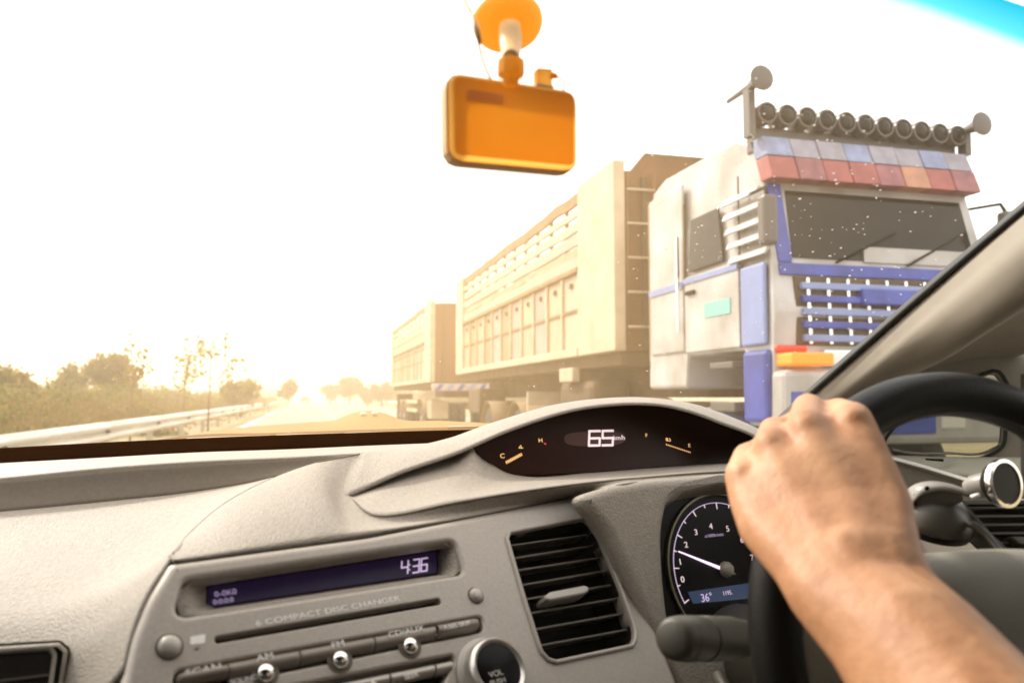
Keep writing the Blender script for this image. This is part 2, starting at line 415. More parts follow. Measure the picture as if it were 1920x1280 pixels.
# ================================================================= VEGETATION
def leaf_mesh(name, P, size, m, parent=None, flat=.0, aspect=.5):
    """a folded two-triangle leaf at every point"""
    P = np.asarray(P); n = len(P)
    sz = size * (.6 + .8 * rng.random(n)) if np.isscalar(size) else size * (.6 + .8 * rng.random(n))
    d = rng.normal(size=(n, 3)); d[:, 2] *= (1 - flat); d /= np.linalg.norm(d, axis=1)[:, None]
    e = rng.normal(size=(n, 3)); e -= d * (e * d).sum(1)[:, None]; e /= np.linalg.norm(e, axis=1)[:, None]
    nn = np.cross(d, e)
    a = P - d * sz[:, None] / 2; b = P + d * sz[:, None] / 2
    c1 = P + e * (sz * aspect / 2)[:, None] + nn * (sz * .12)[:, None]; c2 = P - e * (sz * aspect / 2)[:, None] + nn * (sz * .12)[:, None]
    V = np.stack([a, c1, b, c2], 1).reshape(-1, 3)
    me = bpy.data.meshes.new(name)
    me.vertices.add(4 * n); me.vertices.foreach_set('co', V.ravel())
    i = np.arange(n) * 4
    T = np.stack([i, i + 1, i + 2, i, i + 2, i + 3], 1).ravel()
    me.loops.add(6 * n); me.loops.foreach_set('vertex_index', T)
    me.polygons.add(2 * n); me.polygons.foreach_set('loop_start', np.arange(2 * n) * 3); me.polygons.foreach_set('loop_total', np.full(2 * n, 3))
    me.update(); me.validate()
    return link(name, me, m, parent)
def clump(c, r, n, squash=.8):
    d = rng.normal(size=(n, 3)); d /= np.linalg.norm(d, axis=1)[:, None]
    q = d * (r * rng.random(n) ** .45)[:, None]; q[:, 2] *= squash
    return np.asarray(c) + q

# scrub mass behind the left rail
pts_o, pts_b, sz_o, sz_b = [], [], [], []
for k in range(900):
    Y = 6 + 125 * rng.random() ** 1.6
    X = -4.9 - (26 + Y * .1) * rng.random() ** 1.3
    h = .75 + .85 * rng.random() + max(0, (-X - 8)) * .028
    front = (-X < 7.2)
    if front: h *= .70
    nl = int(260 * max(.3, min(1, 26 / Y)))
    ls = .055 + .0042 * Y
    for q in range(3):
        c = (X + rng.normal() * .5, Y + rng.normal() * .5, h * (.2 + .33 * q))
        P = clump(c, .55 + .35 * rng.random(), nl // 2, .9)
        P[:, 2] = np.maximum(P[:, 2], .02)
        if (front and rng.random() < .8) or rng.random() < .25: pts_b.append(P); sz_b.append(np.full(len(P), ls))
        else: pts_o.append(P); sz_o.append(np.full(len(P), ls))
setp(leaf_mesh('scrub', np.concatenate(pts_o), np.concatenate(sz_o), M['leaf_olive']), 'dense olive green scrub behind the left guard rail', kind='stuff')
setp(leaf_mesh('dry_grass', np.concatenate(pts_b), np.concatenate(sz_b), M['leaf_brown'], aspect=.22), 'dry brown grass and twigs behind the left guard rail', kind='stuff')

def limbs(name, base, top, nbr, spread, r0, m, root, seed, up=.6, lean=(0, 0), start=.35):
    rg = random.Random(seed); bm = bmesh.new(); tips = []
    base, H = Vector(base), top
    tp = [base + Vector((lean[0] * s + rg.gauss(0, .04) * H * s * .4, lean[1] * s + rg.gauss(0, .04) * H * s * .4, H * s)) for s in (0, .25, .5, .75, .95)]
    tp = catmull(tp, 12); rs = [r0 * (1 - .85 * i / 11) for i in range(12)]
    tube_bm(bm, tp, rs, 7)
    tips.append(tp[-1])
    for k in range(nbr):
        i = int(2 + (start + (1 - start) * k / nbr) * 9); i = min(10, max(2, i)); p = tp[i]
        an = rg.random() * 6.283; L = spread * (.5 + .7 * rg.random()) * (1.15 - .5 * i / 11)
        d = Vector((math.cos(an), math.sin(an), up * (.6 + rg.random()))).normalized()
        q = [p, p + d * L * .5 + Vector((0, 0, rg.uniform(-.03, .05) * L)), p + d * L + Vector((0, 0, L * .18))]
        q = catmull(q, 6); tube_bm(bm, q, [rs[i] * .6 * (1 - .75 * j / 5) for j in range(6)], 5)
        tips.append(q[-1]); tips.append(q[3])
        for s in range(2):
            d2 = (d + Vector((rg.gauss(0, .6), rg.gauss(0, .6), rg.gauss(.2, .4)))).normalized(); L2 = L * (.35 + .3 * rg.random())
            q2 = [q[3], q[3] + d2 * L2 * .5, q[3] + d2 * L2 + Vector((0, 0, .06 * L2))]
            tube_bm(bm, q2, [rs[i] * .3, rs[i] * .22, rs[i] * .1], 4); tips.append(q2[-1])
    from_bm('trunk', bm, m, root, True)
    return tips
TREES = 'trees and saplings along the left side of the road'
def tree(name, label, px, ytop, Y, wpx, nleaf, lsize, seed, nbr=10, sparse=False, m='leaf_tree', group=TREES, cat='tree', base=0., r0=None):
    b = wp(px, 745, Y); top = wp(px, ytop, Y).z
    sc = Y * 1.02 / F_PX; W = wpx * sc
    root = empty(name, (b.x, Y, base), label, cat, group)
    tips = limbs(name, (b.x, Y, base), top - base - (0 if sparse else W * .14), nbr, W * (.55 if sparse else .40), r0 or max(.03, W * .03), M['bark'], root, seed, up=1.0 if sparse else .55, start=.45 if sparse else .3)
    P = []
    per = max(3, nleaf // len(tips))
    for tpt in tips:
        if sparse: P.append(clump(tpt, lsize * 2.0, max(2, per), 1))
        else: P.append(clump(tpt, W * (.14 + .12 * random.random()), max(4, int(per * .55)), .85))
    leaf_mesh('crown', np.concatenate(P), lsize, M[m], root, aspect=.55)
    return root
tree('round_tree', 'rounded dense tree rising above the scrub left of two leafy saplings', 215, 668, 46, 95, 5200, .30, 3, 14)
tree('bushy_tree', 'low pale bushy tree above the scrub between the left edge and rounded tree', 128, 688, 50, 75, 3000, .28, 4, 12)
tree('dark_shrub_tree', 'dark tree cut off by the left edge of the photo', 5, 690, 34, 100, 3600, .24, 5, 12)
tree('leafy_sapling', 'thin sapling with few big leaves directly right of the rounded tree', 246, 648, 24, 60, 80, .17, 8, 8, True, r0=.03)
tree('leafy_sapling', 'tallest thin sapling with spread bare branches in the middle of scrub', 392, 636, 24, 125, 120, .16, 21, 13, True, r0=.035)
tree('leafy_sapling', 'thin bare sapling left of the tallest one, nearly without leaves', 345, 668, 27, 70, 34, .16, 13, 8, True, r0=.03)
tree('bushy_tree', 'bushy olive tree among the scrub right of the tall sapling', 452, 716, 52, 80, 2600, .30, 14, 10)
tree('roadside_tree', 'upright tree at the end of scrub just left of the vanishing road', 540, 712, 92, 36, 2600, .40, 15, 12)
tree('roadside_tree', 'tallest round tree right of the vanishing road', 655, 710, 118, 58, 3600, .5, 16, 12, m='leaf_far', group='trees right of the far road')
tree('roadside_tree', 'smaller tree nearest to the vanishing road on its right side', 618, 722, 135, 44, 2600, .5, 17, 10, m='leaf_far', group='trees right of the far road')
tree('roadside_tree', 'tree half hidden behind the rear end of the trailer', 716, 722, 105, 60, 2600, .45, 18, 10, m='leaf_far', group='trees right of the far road')
tree('roadside_tree', 'low tree between the tallest right tree and the trailer', 690, 730, 112, 46, 2200, .45, 19, 10, m='leaf_far', group='trees right of the far road')
# far wood closing the view
P = []
for k in range(420):
    X = rng.uniform(-150, 190); Y = rng.uniform(180, 330)
    if abs(X - 3.4) < 11: continue
    P.append(clump((X, Y, rng.uniform(.5, 3.2)), rng.uniform(1.8, 3.2), 90, .9))
for k in range(150):
    X = rng.uniform(13, 34); Y = rng.uniform(85, 180)
    P.append(clump((X, Y, rng.uniform(.4, 1.7)), rng.uniform(.9, 1.6), 110, .9))
P = np.concatenate(P); P[:, 2] = np.maximum(P[:, 2], .05)
setp(leaf_mesh('far_wood', P, .55, M['leaf_far']), 'pale hazy wood far along both sides of the road', kind='stuff')
# distant vehicles
def far_car(label, X, Y, cm):
    r = empty('distant_car', (X, Y, 0), label, 'car', 'cars far ahead on the road')
    bm = bmesh.new()
    sec = [(-.85, .35, .9), (-.9, .9, .95), (-.72, 1.42, .45), (.72, 1.42, .45), (.9, .9, .95), (.85, .35, .9)]
    a = [bm.verts.new((X + x, Y - 2.0 + (.5 if z > 1 else 0), z)) for x, z, _ in sec]; b = [bm.verts.new((X + x, Y + 2.0 - (1.0 if z > 1 else 0), z)) for x, z, _ in sec]
    bm.faces.new(a); bm.faces.new(b[::-1])
    for i in range(6): bm.faces.new((a[i], b[i], b[(i + 1) % 6], a[(i + 1) % 6]))
    bevel(from_bm('body', bm, cm, r), .08)
    box('rear_window', X - .62, X + .62, Y - 1.93, Y - 1.80, .98, 1.32, M['blackgloss'], r)
    for sx in (-.7, .7):
        for sy in (-1.3, 1.3):
            lathe('wheel', (X + sx - .12, Y + sy, .32), (1, 0, 0), [(0, .28), (.03, .32), (.2, .32), (.24, .28)], M['black'], r, 14)
M['carpaint'] = mat('far_car_paint', (.12, .07, .05), .3); M['carpaint2'] = mat('far_car_paint_pale', (.4, .35, .3), .3)
far_car('small dark car far ahead in the middle of the pale road', -.2, 165, M['carpaint'])
far_car('small pale car far ahead, right of the dark one', 6.0, 190, M['carpaint2'])

# ================================================================= TRUCK AND TRAILER
M['cream'] = mat('cream_paint_and_veil', (.46, .36, .24), .6, col2=(.33, .24, .14), vscale=1.6, bump=.2, bscale=30)  # warm veil over the truck put into the cream body colour
M['creamrail'] = mat('cream_rail_paint', (.50, .41, .29), .5, var=.2, vscale=2.5)
M['mauve'] = mat('faded_mauve_paint', (.40, .31, .28), .6, col2=(.46, .38, .28), vscale=2)
M['wallbrown'] = mat('shaded_brown_wall', (.20, .09, .03), .75, col2=(.13, .06, .025), vscale=2.5, bump=.3, bscale=25)  # front wall's shade and warm veil put into this brown
M['chassis'] = mat('chassis_brown', (.10, .065, .035), .8, var=.3, vscale=3)
M['rubber'] = mat('tyre_rubber', (.06, .05, .04), .85, var=.2, vscale=12)
M['rim'] = mat('wheel_rim', (.45, .38, .28), .55, metal=.3)
M['white'] = mat('white_cab_paint', (.50, .49, .485), .35, col2=(.31, .28, .25), vscale=2.2, bump=.1, bscale=8)
M['blue'] = mat('blue_cab_paint', (.045, .065, .30), .35, var=.3, vscale=4)
M['paleblue'] = mat('pale_blue_paint', (.20, .25, .46), .4, var=.1, vscale=4)
M['red'] = mat('red_visor_paint', (.30, .08, .07), .45, var=.2, vscale=6)
M['teal'] = mat('teal_door_sign', (.20, .50, .42), .5)
M['orange'] = mat('orange_lamp', (.85, .22, .02), .25, emit=(1, .25, .02), estr=.35)
M['redlamp'] = mat('red_lamp', (.55, .05, .03), .25)
M['greylamp'] = mat('grey_lamp', (.11, .095, .085), .35)
M['cabglass'] = mat('dark_cab_glass', (.02, .016, .012), .1, spec=.25)
M['lampglass'] = mat('headlamp_glass', (.7, .7, .7), .12, metal=.5)
M['brown'] = mat('brown_tarp_edge', (.24, .16, .08), .8, var=.2, vscale=3)
XT = 3.6; XR = 6.1
PANEL = [mat('panel_paint', c, .6, col2=tuple(x * .72 for x in c), vscale=v, bump=.3, bscale=18) for c, v in
         (((.50, .40, .28), 1.3), ((.44, .35, .24), 2.1), ((.42, .34, .30), 1.7), ((.52, .44, .33), 2.6), ((.36, .26, .16), 1.9))]
def wheel(root, x, y, r=.5, w_=.3):
    wo = lathe('wheel', (x, y, r), (1, 0, 0), [(0, r * .62), (.01, r * .8), (.04, r * .96), (w_ * .3, r), (w_ * .7, r), (w_ - .04, r * .96), (w_, r * .8), (w_ + .001, r * .6)], M['rubber'], root, 28)
    lathe('rim', (x + .012, y, r), (1, 0, 0), [(.03, r * .62), (-.006, r * .60), (.02, r * .52), (.07, r * .42), (.06, r * .22), (-.04, r * .18), (-.05, r * .08)], M['rim'], wo, 20)
    return wo
def side(root, y0, y1, zb, zt, post_f, post_r, nrib, label_mauve):
    """boarded side wall of a cargo body; the upper boards leave gaps that the sky shows through"""
    H = zt - zb
    box('corner_post', XT - .03, XT + .12, y0, y0 + post_f, zb, zt + .01, M['creamrail'], root, .015)
    box('corner_post', XT - .03, XT + .12, y1 - post_r, y1, zb, zt - .03, M['creamrail'], root, .015)
    a, b = y0 + post_f + .003, y1 - post_r - .003
    for f0, f1, mm, px_ in ((.925, .995, 'brown', .03), (.845, .885, 'creamrail', .0), (.755, .815, 'creamrail', .01), (.665, .735, 'mauve', .0), (.605, .655, 'cream', .015), (.535, .60, 'mauve', 0)):
        n = 14; V = []; 
        for i in range(n + 1):
            yy = a + (b - a) * i / n; j = random.uniform(-.012, .012) * (2.2 if f1 > .95 else 1)
            for x_, z_ in ((XT + px_, f0), (XT + px_, f1), (XT + px_ + .045, f1), (XT + px_ + .045, f0)): V.append((x_, yy, zb + H * z_ + j))
        Fc = [(i * 4 + k, (i + 1) * 4 + k, (i + 1) * 4 + (k + 1) % 4, i * 4 + (k + 1) % 4) for i in range(n) for k in range(4)]
        Fc += [(0, 1, 2, 3), (n * 4 + 3, n * 4 + 2, n * 4 + 1, n * 4)]
        bm = bmesh.new(); vs = [bm.verts.new(v) for v in V]
        for f in Fc: bm.faces.new([vs[q] for q in f])
        from_bm('side_board', bm, M[mm], root)
    box('mid_rail', XT - .04, XT + .06, a, b, zb + H * .50, zb + H * .53, M['brown'], root, .01)
    # ribbed lower wall: one panel between each pair of ribs
    step = (b - a) / nrib
    for k in range(nrib):
        o = box('side_panel', XT + .012 + random.uniform(0, .01), XT + .05, a + k * step + .03, a + (k + 1) * step - .03, zb + H * .055, zb + H * .495, PANEL[(k * 7 + label_mauve * 3 + k // 3) % 5], root, .008)
        box('panel_latch', XT - .012, XT + .012, a + (k + .5) * step - .05, a + (k + .5) * step + .05, zb + H * .42, zb + H * .45, M['chassis'], root)
        box('rib', XT - .02, XT + .055, a + k * step - .028, a + k * step + .028, zb + H * .055, zb + H * .495, M['creamrail'], root)
    box('waist_strip', XT - .008, XT + .011, a, b, zb + H * .27, zb + H * .285, M['brown'], root)
    box('sill_rail', XT - .05, XT + .1, a, b, zb, zb + H * .05, M['creamrail'], root, .01)
    for k in range(nrib + 1):
        yy = a + k * step
        box('stake', XT + .055, XT + .10, yy - .03, yy + .03, zb + H * .5, zb + H * .93, M['brown'], root)
    # far side
    for f0, f1 in ((.0, .55), (.60, .70), (.76, .82), (.85, .89), (.925, .99)):
        box('far_side_board', XR - .06, XR, y0, y1, zb + H * f0, zb + H * f1, M['cream'], root)
    box('cargo_floor', XT + .06, XR - .07, y0 + .1, y1 - .05, zb + .02, zb + .12, M['chassis'], root)
    box('rear_gate', XT + .12, XR - .07, y1 - .08, y1 - .02, zb + .0, zt - .25, M['cream'], root)

tr = empty('cargo_truck', (XT, 9, 0), 'tall oncoming cargo truck with white and blue cab in front of its slatted cream body', 'truck')
side(tr, 9.0, 19.6, 1.76, 4.08, 1.35, .85, 11, 1)
# headboard with raised top, ladder
pl = Plane(960, 640, 9.0, 0, 0)
def front_wall(root, y, zb, zt, raised):
    bm = bmesh.new()
    prof = [(XT + .125, zb), (XR, zb), (XR, zt + raised), (XT + .42, zt + raised), (XT + .22, zt - .02), (XT + .125, zt - .02)]
    f = [bm.verts.new((x, y, z)) for x, z in prof]; b = [bm.verts.new((x, y + .08, z)) for x, z in prof]
    bm.faces.new(f); bm.faces.new(b[::-1])
    for i in range(len(prof)): bm.faces.new((f[i], b[i], b[(i + 1) % 6], f[(i + 1) % 6]))
    from_bm('front_wall', bm, M['wallbrown'], root)
    for k in range(5): box('wall_rib', XT + .35 + k * .48, XT + .42 + k * .48, y - .05, y - .002, zb + .02, zt - .1, M['chassis'], root)
front_wall(tr, 9.06, 1.76, 4.0, .22)
for k in range(5):
    tube('ladder_rung', [(XT + .14, 8.98, 2.05 + k * .42), (XT + .50, 8.98, 2.05 + k * .42)], .016, M['creamrail'], tr, 8)
for x in (XT + .15, XT + .5): tube('ladder_rail', [(x, 9.0, 1.85), (x, 9.0, 3.95)], .018, M['wallbrown'], tr, 8)
box('chassis_beam', XT + .75, XT + .95, 6.2, 19.3, 1.2, 1.6, M['chassis'], tr); box('chassis_beam', XR - .95, XR - .75, 6.2, 19.3, 1.2, 1.6, M['chassis'], tr)
box('underside', XT + .1, XR - .1, 9.1, 19.5, 1.6, 1.755, M['chassis'], tr)
box('fuel_tank', XT + .12, XT + .7, 10.2, 11.7, .75, 1.45, M['chassis'], tr, .12)
box('side_lamp_box', XT + .0, XT + .12, 10.7, 11.3, 1.42, 1.62, M['creamrail'], tr, .02)
box('side_guard', XT + .06, XT + .10, 11.9, 13.2, .95, 1.07, M['brown'], tr, .01)
for yy in (14.1, 16.4):
    for x in (XT + .08, XT + .42, XR - .72, XR - .38): wheel(tr, x, yy)
def mudguard(root, x, y, w_=.65, r=.62, a0=10, a1=170, m='brown'):
    rows = [[Vector((xx, y + r * math.cos(rad(a)), .5 + r * math.sin(rad(a)))) for a in np.linspace(a0, a1, 12)] for xx in (x, x + w_)]
    loft('mudguard', rows, M[m], root, 16, 3, .02)
mudguard(tr, XT + .05, 14.1); mudguard(tr, XT + .05, 16.4)
box('mud_flap', XT + .05, XT + .65, 13.22, 13.28, .35, 1.3, M['creamrail'], tr, .01)
box('tool_box', XT + .1, XT + .7, 17.4, 18.6, .85, 1.4, M['chassis'], tr, .03)

# ---- cab
CX0, CX1, CY0, CY1 = 3.66, 5.86, 5.78, 8.2
cab_before = set(bpy.data.objects)
def cabshell():
    secs = []   # front-to-back profile in Y,Z
    prof = [(CY0, .72), (CY0 - .03, 1.55), (CY0 + .02, 1.95), (CY0 + .20, 2.95), (CY0 + .34, 3.30), (CY0 + .62, 3.46), (CY1 - .3, 3.50), (CY1, 3.40), (CY1, .95), (CY0 + 1.55, .95), (CY0 + 1.5, 1.25), (CY0 + .45, 1.25), (CY0 + .4, .72)]
    bm = bmesh.new()
    L = [bm.verts.new((CX0 + (.07 if z > 2.9 else 0), y, z)) for y, z in prof]; R = [bm.verts.new((CX1 - (.07 if z > 2.9 else 0), y, z)) for y, z in prof]
    bm.faces.new(L); bm.faces.new(R[::-1])
    for i in range(len(prof)): bm.faces.new((L[i], R[i], R[(i + 1) % len(prof)], L[(i + 1) % len(prof)]))
    bmesh.ops.triangulate(bm, faces=[f for f in bm.faces if len(f.verts) > 4])
    return from_bm('cab', bm, M['white'], tr)
bevel(cabshell(), .05, 3)
def slab(name, pts, d, m, root, bv=0):
    """polygon pts extruded by vector d"""
    bm = bmesh.new(); d = Vector(d); a = [bm.verts.new(p) for p in pts]; b = [bm.verts.new(Vector(p) + d) for p in pts]
    bm.faces.new(a); bm.faces.new(b[::-1])
    for i in range(len(a)): bm.faces.new((a[i], b[i], b[(i + 1) % len(a)], a[(i + 1) % len(a)]))
    o = from_bm(name, bm, m, root)
    if bv: bevel(o, bv)
    return o
def fy(z):   # cab front depth at height
    return np.interp(z, [.72, 1.55, 1.95, 2.95, 3.30], [CY0, CY0 - .03, CY0 + .02, CY0 + .20, CY0 + .34])
def front(name, x0, x1, z0, z1, m, d=.03, bv=.008, root=tr, xs=0):
    return slab(name, [(x0, fy(z0) - d, z0), (x1, fy(z0) - d, z0), (x1 - xs, fy(z1) - d, z1), (x0 + xs, fy(z1) - d, z1)], (0, d + .02, 0), m, root, bv)
front('windscreen', CX0 + .22, CX1 - .14, 2.02, 2.78, M['cabglass'], .012, .004, xs=.03)
front('windscreen_surround', CX0 + .08, CX0 + .215, 1.97, 2.85, M['blue'], .014)
front('windscreen_sill', CX0 + .08, CX1 - .08, 1.86, 1.965, M['blue'], .03)
# visor with painted panels in red, blue and white
vz0, vz1 = 2.86, 3.30
cols = ['red', 'redbrown', 'red', 'red', 'redbrown', 'orangeflat', 'red', 'redbrown']
M['redbrown'] = mat('faded_red_visor_paint', (.25, .09, .10), .5, var=.3, vscale=9)
M['lilac'] = mat('grey_lilac_paint', (.27, .25, .30), .45, var=.2, vscale=8)
M['lilac2'] = mat('blue_lilac_paint', (.20, .23, .36), .45, var=.25, vscale=8)
M['orangeflat'] = mat('orange_visor_paint', (.40, .19, .12), .5, var=.2, vscale=7)
vw = (CX1 - CX0 - .1) / len(cols)
for k, c in enumerate(cols):
    x = CX0 + .05 + k * vw
    front('visor_panel', x, x + vw - .006, vz0, vz0 + .24, M[c], .16 + .006 * (k % 2))
    front('visor_panel', x, x + vw - .006, vz0 + .246, vz1 + .02, M[['lilac2', 'lilac', 'lilac'][k % 3]], .16 + .006 * ((k + 1) % 2))
box('roof_rack', CX0 + .05, CX1 - .05, CY0 + .30, CY0 + .42, 3.32, 3.54, M['greylamp'], tr, .01)
for k in range(11):
    x = CX0 + .12 + k * (CX1 - CX0 - .24) / 10
    rl = lathe('roof_lamp', (x, CY0 + .2, 3.63 - .004 * k), (0, 1, 0), [(0, .03), (.004, .08), (.03, .093), (.10, .095), (.2, .07), (.26, .03)], M['greylamp'], tr, 16)
    lathe('lamp_lens', (x, CY0 + .196, 3.63 - .004 * k), (0, -1, 0), [(0, .074), (.012, .06), (.02, .03), (.022, 0)], M['cabglass'], rl, 14)
    lathe('lamp_rim', (x, CY0 + .205, 3.63 - .004 * k), (0, -1, 0), [(0, .095), (.02, .092), (.02, .078), (.004, .076)], M['greylamp'], rl, 18)
for x in (CX0 - .02, CX1 + .0):
    h = lathe('air_horn', (x, CY0 + .1, 3.86 if x < CX1 else 3.66), (0, -1, 0), [(-.5, .02), (-.15, .03), (0, .06), (.06, .11), (.065, .10)], M['greylamp'], tr, 14)
    box('horn_bracket', x - .03, x + .03, CY0 + .2, CY0 + .3, 3.42, 3.84 if x < CX1 else 3.64, M['greylamp'], tr)
# mirrors and the pale deflector slats on the corner
for sx, x in ((-1, CX0 - .02), (1, CX1 + .02)):
    mo = box('door_mirror', x - .13 if sx < 0 else x, x if sx < 0 else x + .13, CY0 - .16, CY0 - .04, 2.1, 2.62, M['greylamp'], tr, .03)
    tube('mirror_arm', [(x, CY0 + .3, 2.75), (x + sx * .05, CY0 - .05, 2.72), (x + sx * .06, CY0 - .1, 2.6)], .018, M['black'], mo, 8)
for k in range(5):
    z = 2.05 + k * .17
    slab('deflector_slat', [(CX0 - .05, CY0 + .02 + k * .03, z), (CX0 - .05, CY0 + .62 + k * .03, z), (CX0 - .02, CY0 + .62 + k * .03, z + .075), (CX0 - .02, CY0 + .02 + k * .03, z + .075)], (.03, 0, 0), M['white'], tr, .006)
tube('wiper_arm', [(CX0 + .6, fy(2.0) - .05, 1.98), (CX0 + 1.25, fy(2.4) - .05, 2.35)], .012, M['black'], tr, 6)
tube('wiper_arm', [(CX0 + 1.3, fy(2.0) - .05, 1.98), (CX0 + 1.9, fy(2.4) - .05, 2.35)], .012, M['black'], tr, 6)
box('sun_board', CX0 + .9, CX1 - .16, fy(2.1) - .035, fy(2.1) - .014, 2.0, 2.17, M['white'], tr, .005)
# door and side window on the near flank
slab('side_window', [(CX0 - .012, CY0 + .75, 2.12), (CX0 - .012, CY0 + 1.45, 2.12), (CX0 - .002, CY0 + 1.40, 2.78), (CX0 - .002, CY0 + .85, 2.78)], (.02, 0, 0), M['cabglass'], tr, .01)
dr = box('door', CX0 - .02, CX0 + .02, CY0 + .48, CY0 + 1.52, 1.28, 2.06, M['white'], tr, .015)
box('door_sign', CX0 - .028, CX0 - .021, CY0 + .62, CY0 + 1.1, 1.60, 1.74, M['teal'], dr)
box('door_handle', CX0 - .05, CX0 - .021, CY0 + 1.28, CY0 + 1.45, 1.86, 1.90, M['black'], dr, .006)
box('sleeper_panel', CX0 - .012, CX0 + .02, CY0 + 1.56, CY1 - .06, 1.3, 3.25, M['white'], tr, .02)
box('flank_stripe', CX0 - .026, CX0 - .013, CY0 + 1.56, CY1 - .06, 1.95, 2.02, M['paleblue'], tr)
box('flank_stripe', CX0 - .034, CX0 - .021, CY0 + .48, CY0 + 1.52, 1.98, 2.04, M['paleblue'], tr)
for k in range(3): box('cab_step', CX0 - .06, CX0 + .3, CY0 + .5 + .02 * k, CY0 + .95, .5 + .3 * k, .56 + .3 * k, M['greylamp'], tr, .01)
# grille, bumper, lamps
for k in range(5):
    z = 1.30 + k * .11
    front('grille_slat', CX0 + .25, CX1 - .25, z, z + .06, M['blue' if k % 2 else 'paleblue'], .05, .01)
front('grille_back', CX0 + .2, CX1 - .2, 1.27, 1.85, M['chassis'], .02, .01)
for k in range(9): front('grille_bar', CX0 + .3 + k * .19, CX0 + .33 + k * .19, 1.28, 1.84, M['chrome'], .045, .004)
for x in (CX0 + .5, CX0 + 1.45): front('bumper_slot', x, x + .3, .94, 1.02, M['chassis'], .208, .01)
for y in (CY0 + .475, CY0 + 1.525): box('door_gap', CX0 - .014, CX0 - .002, y - .006, y + .006, 1.28, 3.0, M['chassis'], tr)
for k in range(9): lathe('panel_rivet', (CX0 - .012, CY0 + 1.62 + k * .09, 3.18), (-1, 0, 0), [(0, .014), (.006, .012), (.01, 0)], M['chrome'], tr, 8)
box('cab_handrail', CX0 - .07, CX0 - .045, CY0 + 1.57, CY0 + 1.60, 1.5, 2.6, M['chrome'], tr)
box('exhaust_stack', CX0 + .1, CX0 + .28, CY1 + .1, CY1 + .28, 1.2, 3.35, M['brown'], tr, .06)
front('grille_badge', (CX0 + CX1) / 2 - .3, (CX0 + CX1) / 2 + .3, 1.62, 1.76, M['blue'], .08, .015)
front('bumper', CX0 - .03, CX1 + .03, .62, 1.06, M['white'], .20, .05)
front('bumper_strip', CX0 + .02, CX1 - .02, .84, .92, M['blue'], .215, .006)
front('number_board', (CX0 + CX1) / 2 - .25, (CX0 + CX1) / 2 + .25, .68, .80, M['blue'], .225, .005)
for x in (CX0 + .42, CX1 - .84):
    front('headlight', x, x + .42, 1.09, 1.24, M['lampglass'], .06, .03)
    front('fog_lamp', x + .05, x + .3, .70, .80, M['lampglass'], .215, .02)
front('indicator_lamp', CX0 + .02, CX0 + .40, 1.095, 1.20, M['orange'], .225, .02)
front('indicator_lamp', CX1 - .40, CX1 - .02, 1.095, 1.20, M['orange'], .225, .02)
front('marker_lamp', CX0 + .0, CX0 + .28, 1.21, 1.27, M['redlamp'], .05, .02)
box('corner_panel', CX0 - .022, CX0 + .02, CY0 + .08, CY0 + .46, 1.28, 1.98, M['paleblue'], tr, .02)
box('front_fender', CX0 - .04, CX0 + .3, CY0 + .04, CY0 + .42, .74, 1.24, M['blue'], tr, .04)
for x in (CX0 + .02, CX1 - .32): wheel(tr, x, CY0 + 1.0)
mudguard(tr, CX0 - .03, CY0 + 1.0, .4, .60, 5, 175, 'paleblue')
box('battery_box', CX0 + .05, CX0 + .6, CY1 - .75, CY1 + .25, .62, 1.16, M['brown'], tr, .03)
box('air_tank', CX0 + .02, CX0 + .5, CY1 + .35, CY1 + .95, .75, 1.2, M['brown'], tr, .08)

for o in list(bpy.data.objects):
    nm = o.name.split('.')[0]
    if o in cab_before or o.type != 'MESH' or nm in ('roof_lamp', 'lamp_lens', 'lamp_rim', 'roof_rack', 'air_horn', 'horn_bracket', 'wheel', 'rim', 'mudguard', 'battery_box', 'air_tank'): continue
    for v in o.data.vertices: v.co.z = float(np.interp(v.co.z, [.5, 1.0, 2.0, 2.8, 3.3, 3.5], [.65, 1.36, 2.34, 2.97, 3.40, 3.56]))
# ---- trailer
tl = empty('cargo_trailer', (XT, 23.9, 0), 'boxy slatted cream trailer towed behind the cargo truck', 'trailer')
side(tl, 23.9, 35.3, 1.66, 4.12, 1.15, .6, 10, 0)
front_wall(tl, 23.96, 1.66, 4.06, 0)
box('front_bumper', XT + .02, XR - .1, 23.75, 23.88, 1.40, 1.62, M['white'], tl, .02)
for k in range(7):
    x = XT + .1 + k * .33
    slab('chevron', [(x, 23.742, 1.42), (x + .14, 23.742, 1.42), (x + .28, 23.742, 1.60), (x + .14, 23.742, 1.60)], (0, .006, 0), M['paleblue' if k % 2 else 'blue'], tl)
box('underside', XT + .1, XR - .1, 24.0, 35.2, 1.5, 1.655, M['chassis'], tl)
box('drawbar', 4.7, 5.0, 19.3, 24.6, .85, 1.05, M['chassis'], tl)
box('turntable', 4.1, 5.6, 24.4, 26.2, 1.2, 1.5, M['chassis'], tl)
box('tool_box', XT + .06, XT + .6, 24.2, 25.0, .55, 1.1, M['cream'], tl, .03)
for yy in (26.4, 31.2, 32.6):
    for x in (XT + .08, XT + .42, XR - .72, XR - .38): wheel(tl, x, yy)
    mudguard(tl, XT + .05, yy, .65, .62, 15, 165)
box('mud_flap', XT + .05, XT + .7, 33.5, 33.56, .3, 1.35, M['chassis'], tl, .01)
box('side_guard', XT + .05, XT + .09, 27.4, 30.2, 1.0, 1.12, M['creamrail'], tl, .01)
box('side_guard', XT + .05, XT + .09, 27.4, 30.2, .70, .82, M['creamrail'], tl, .01)

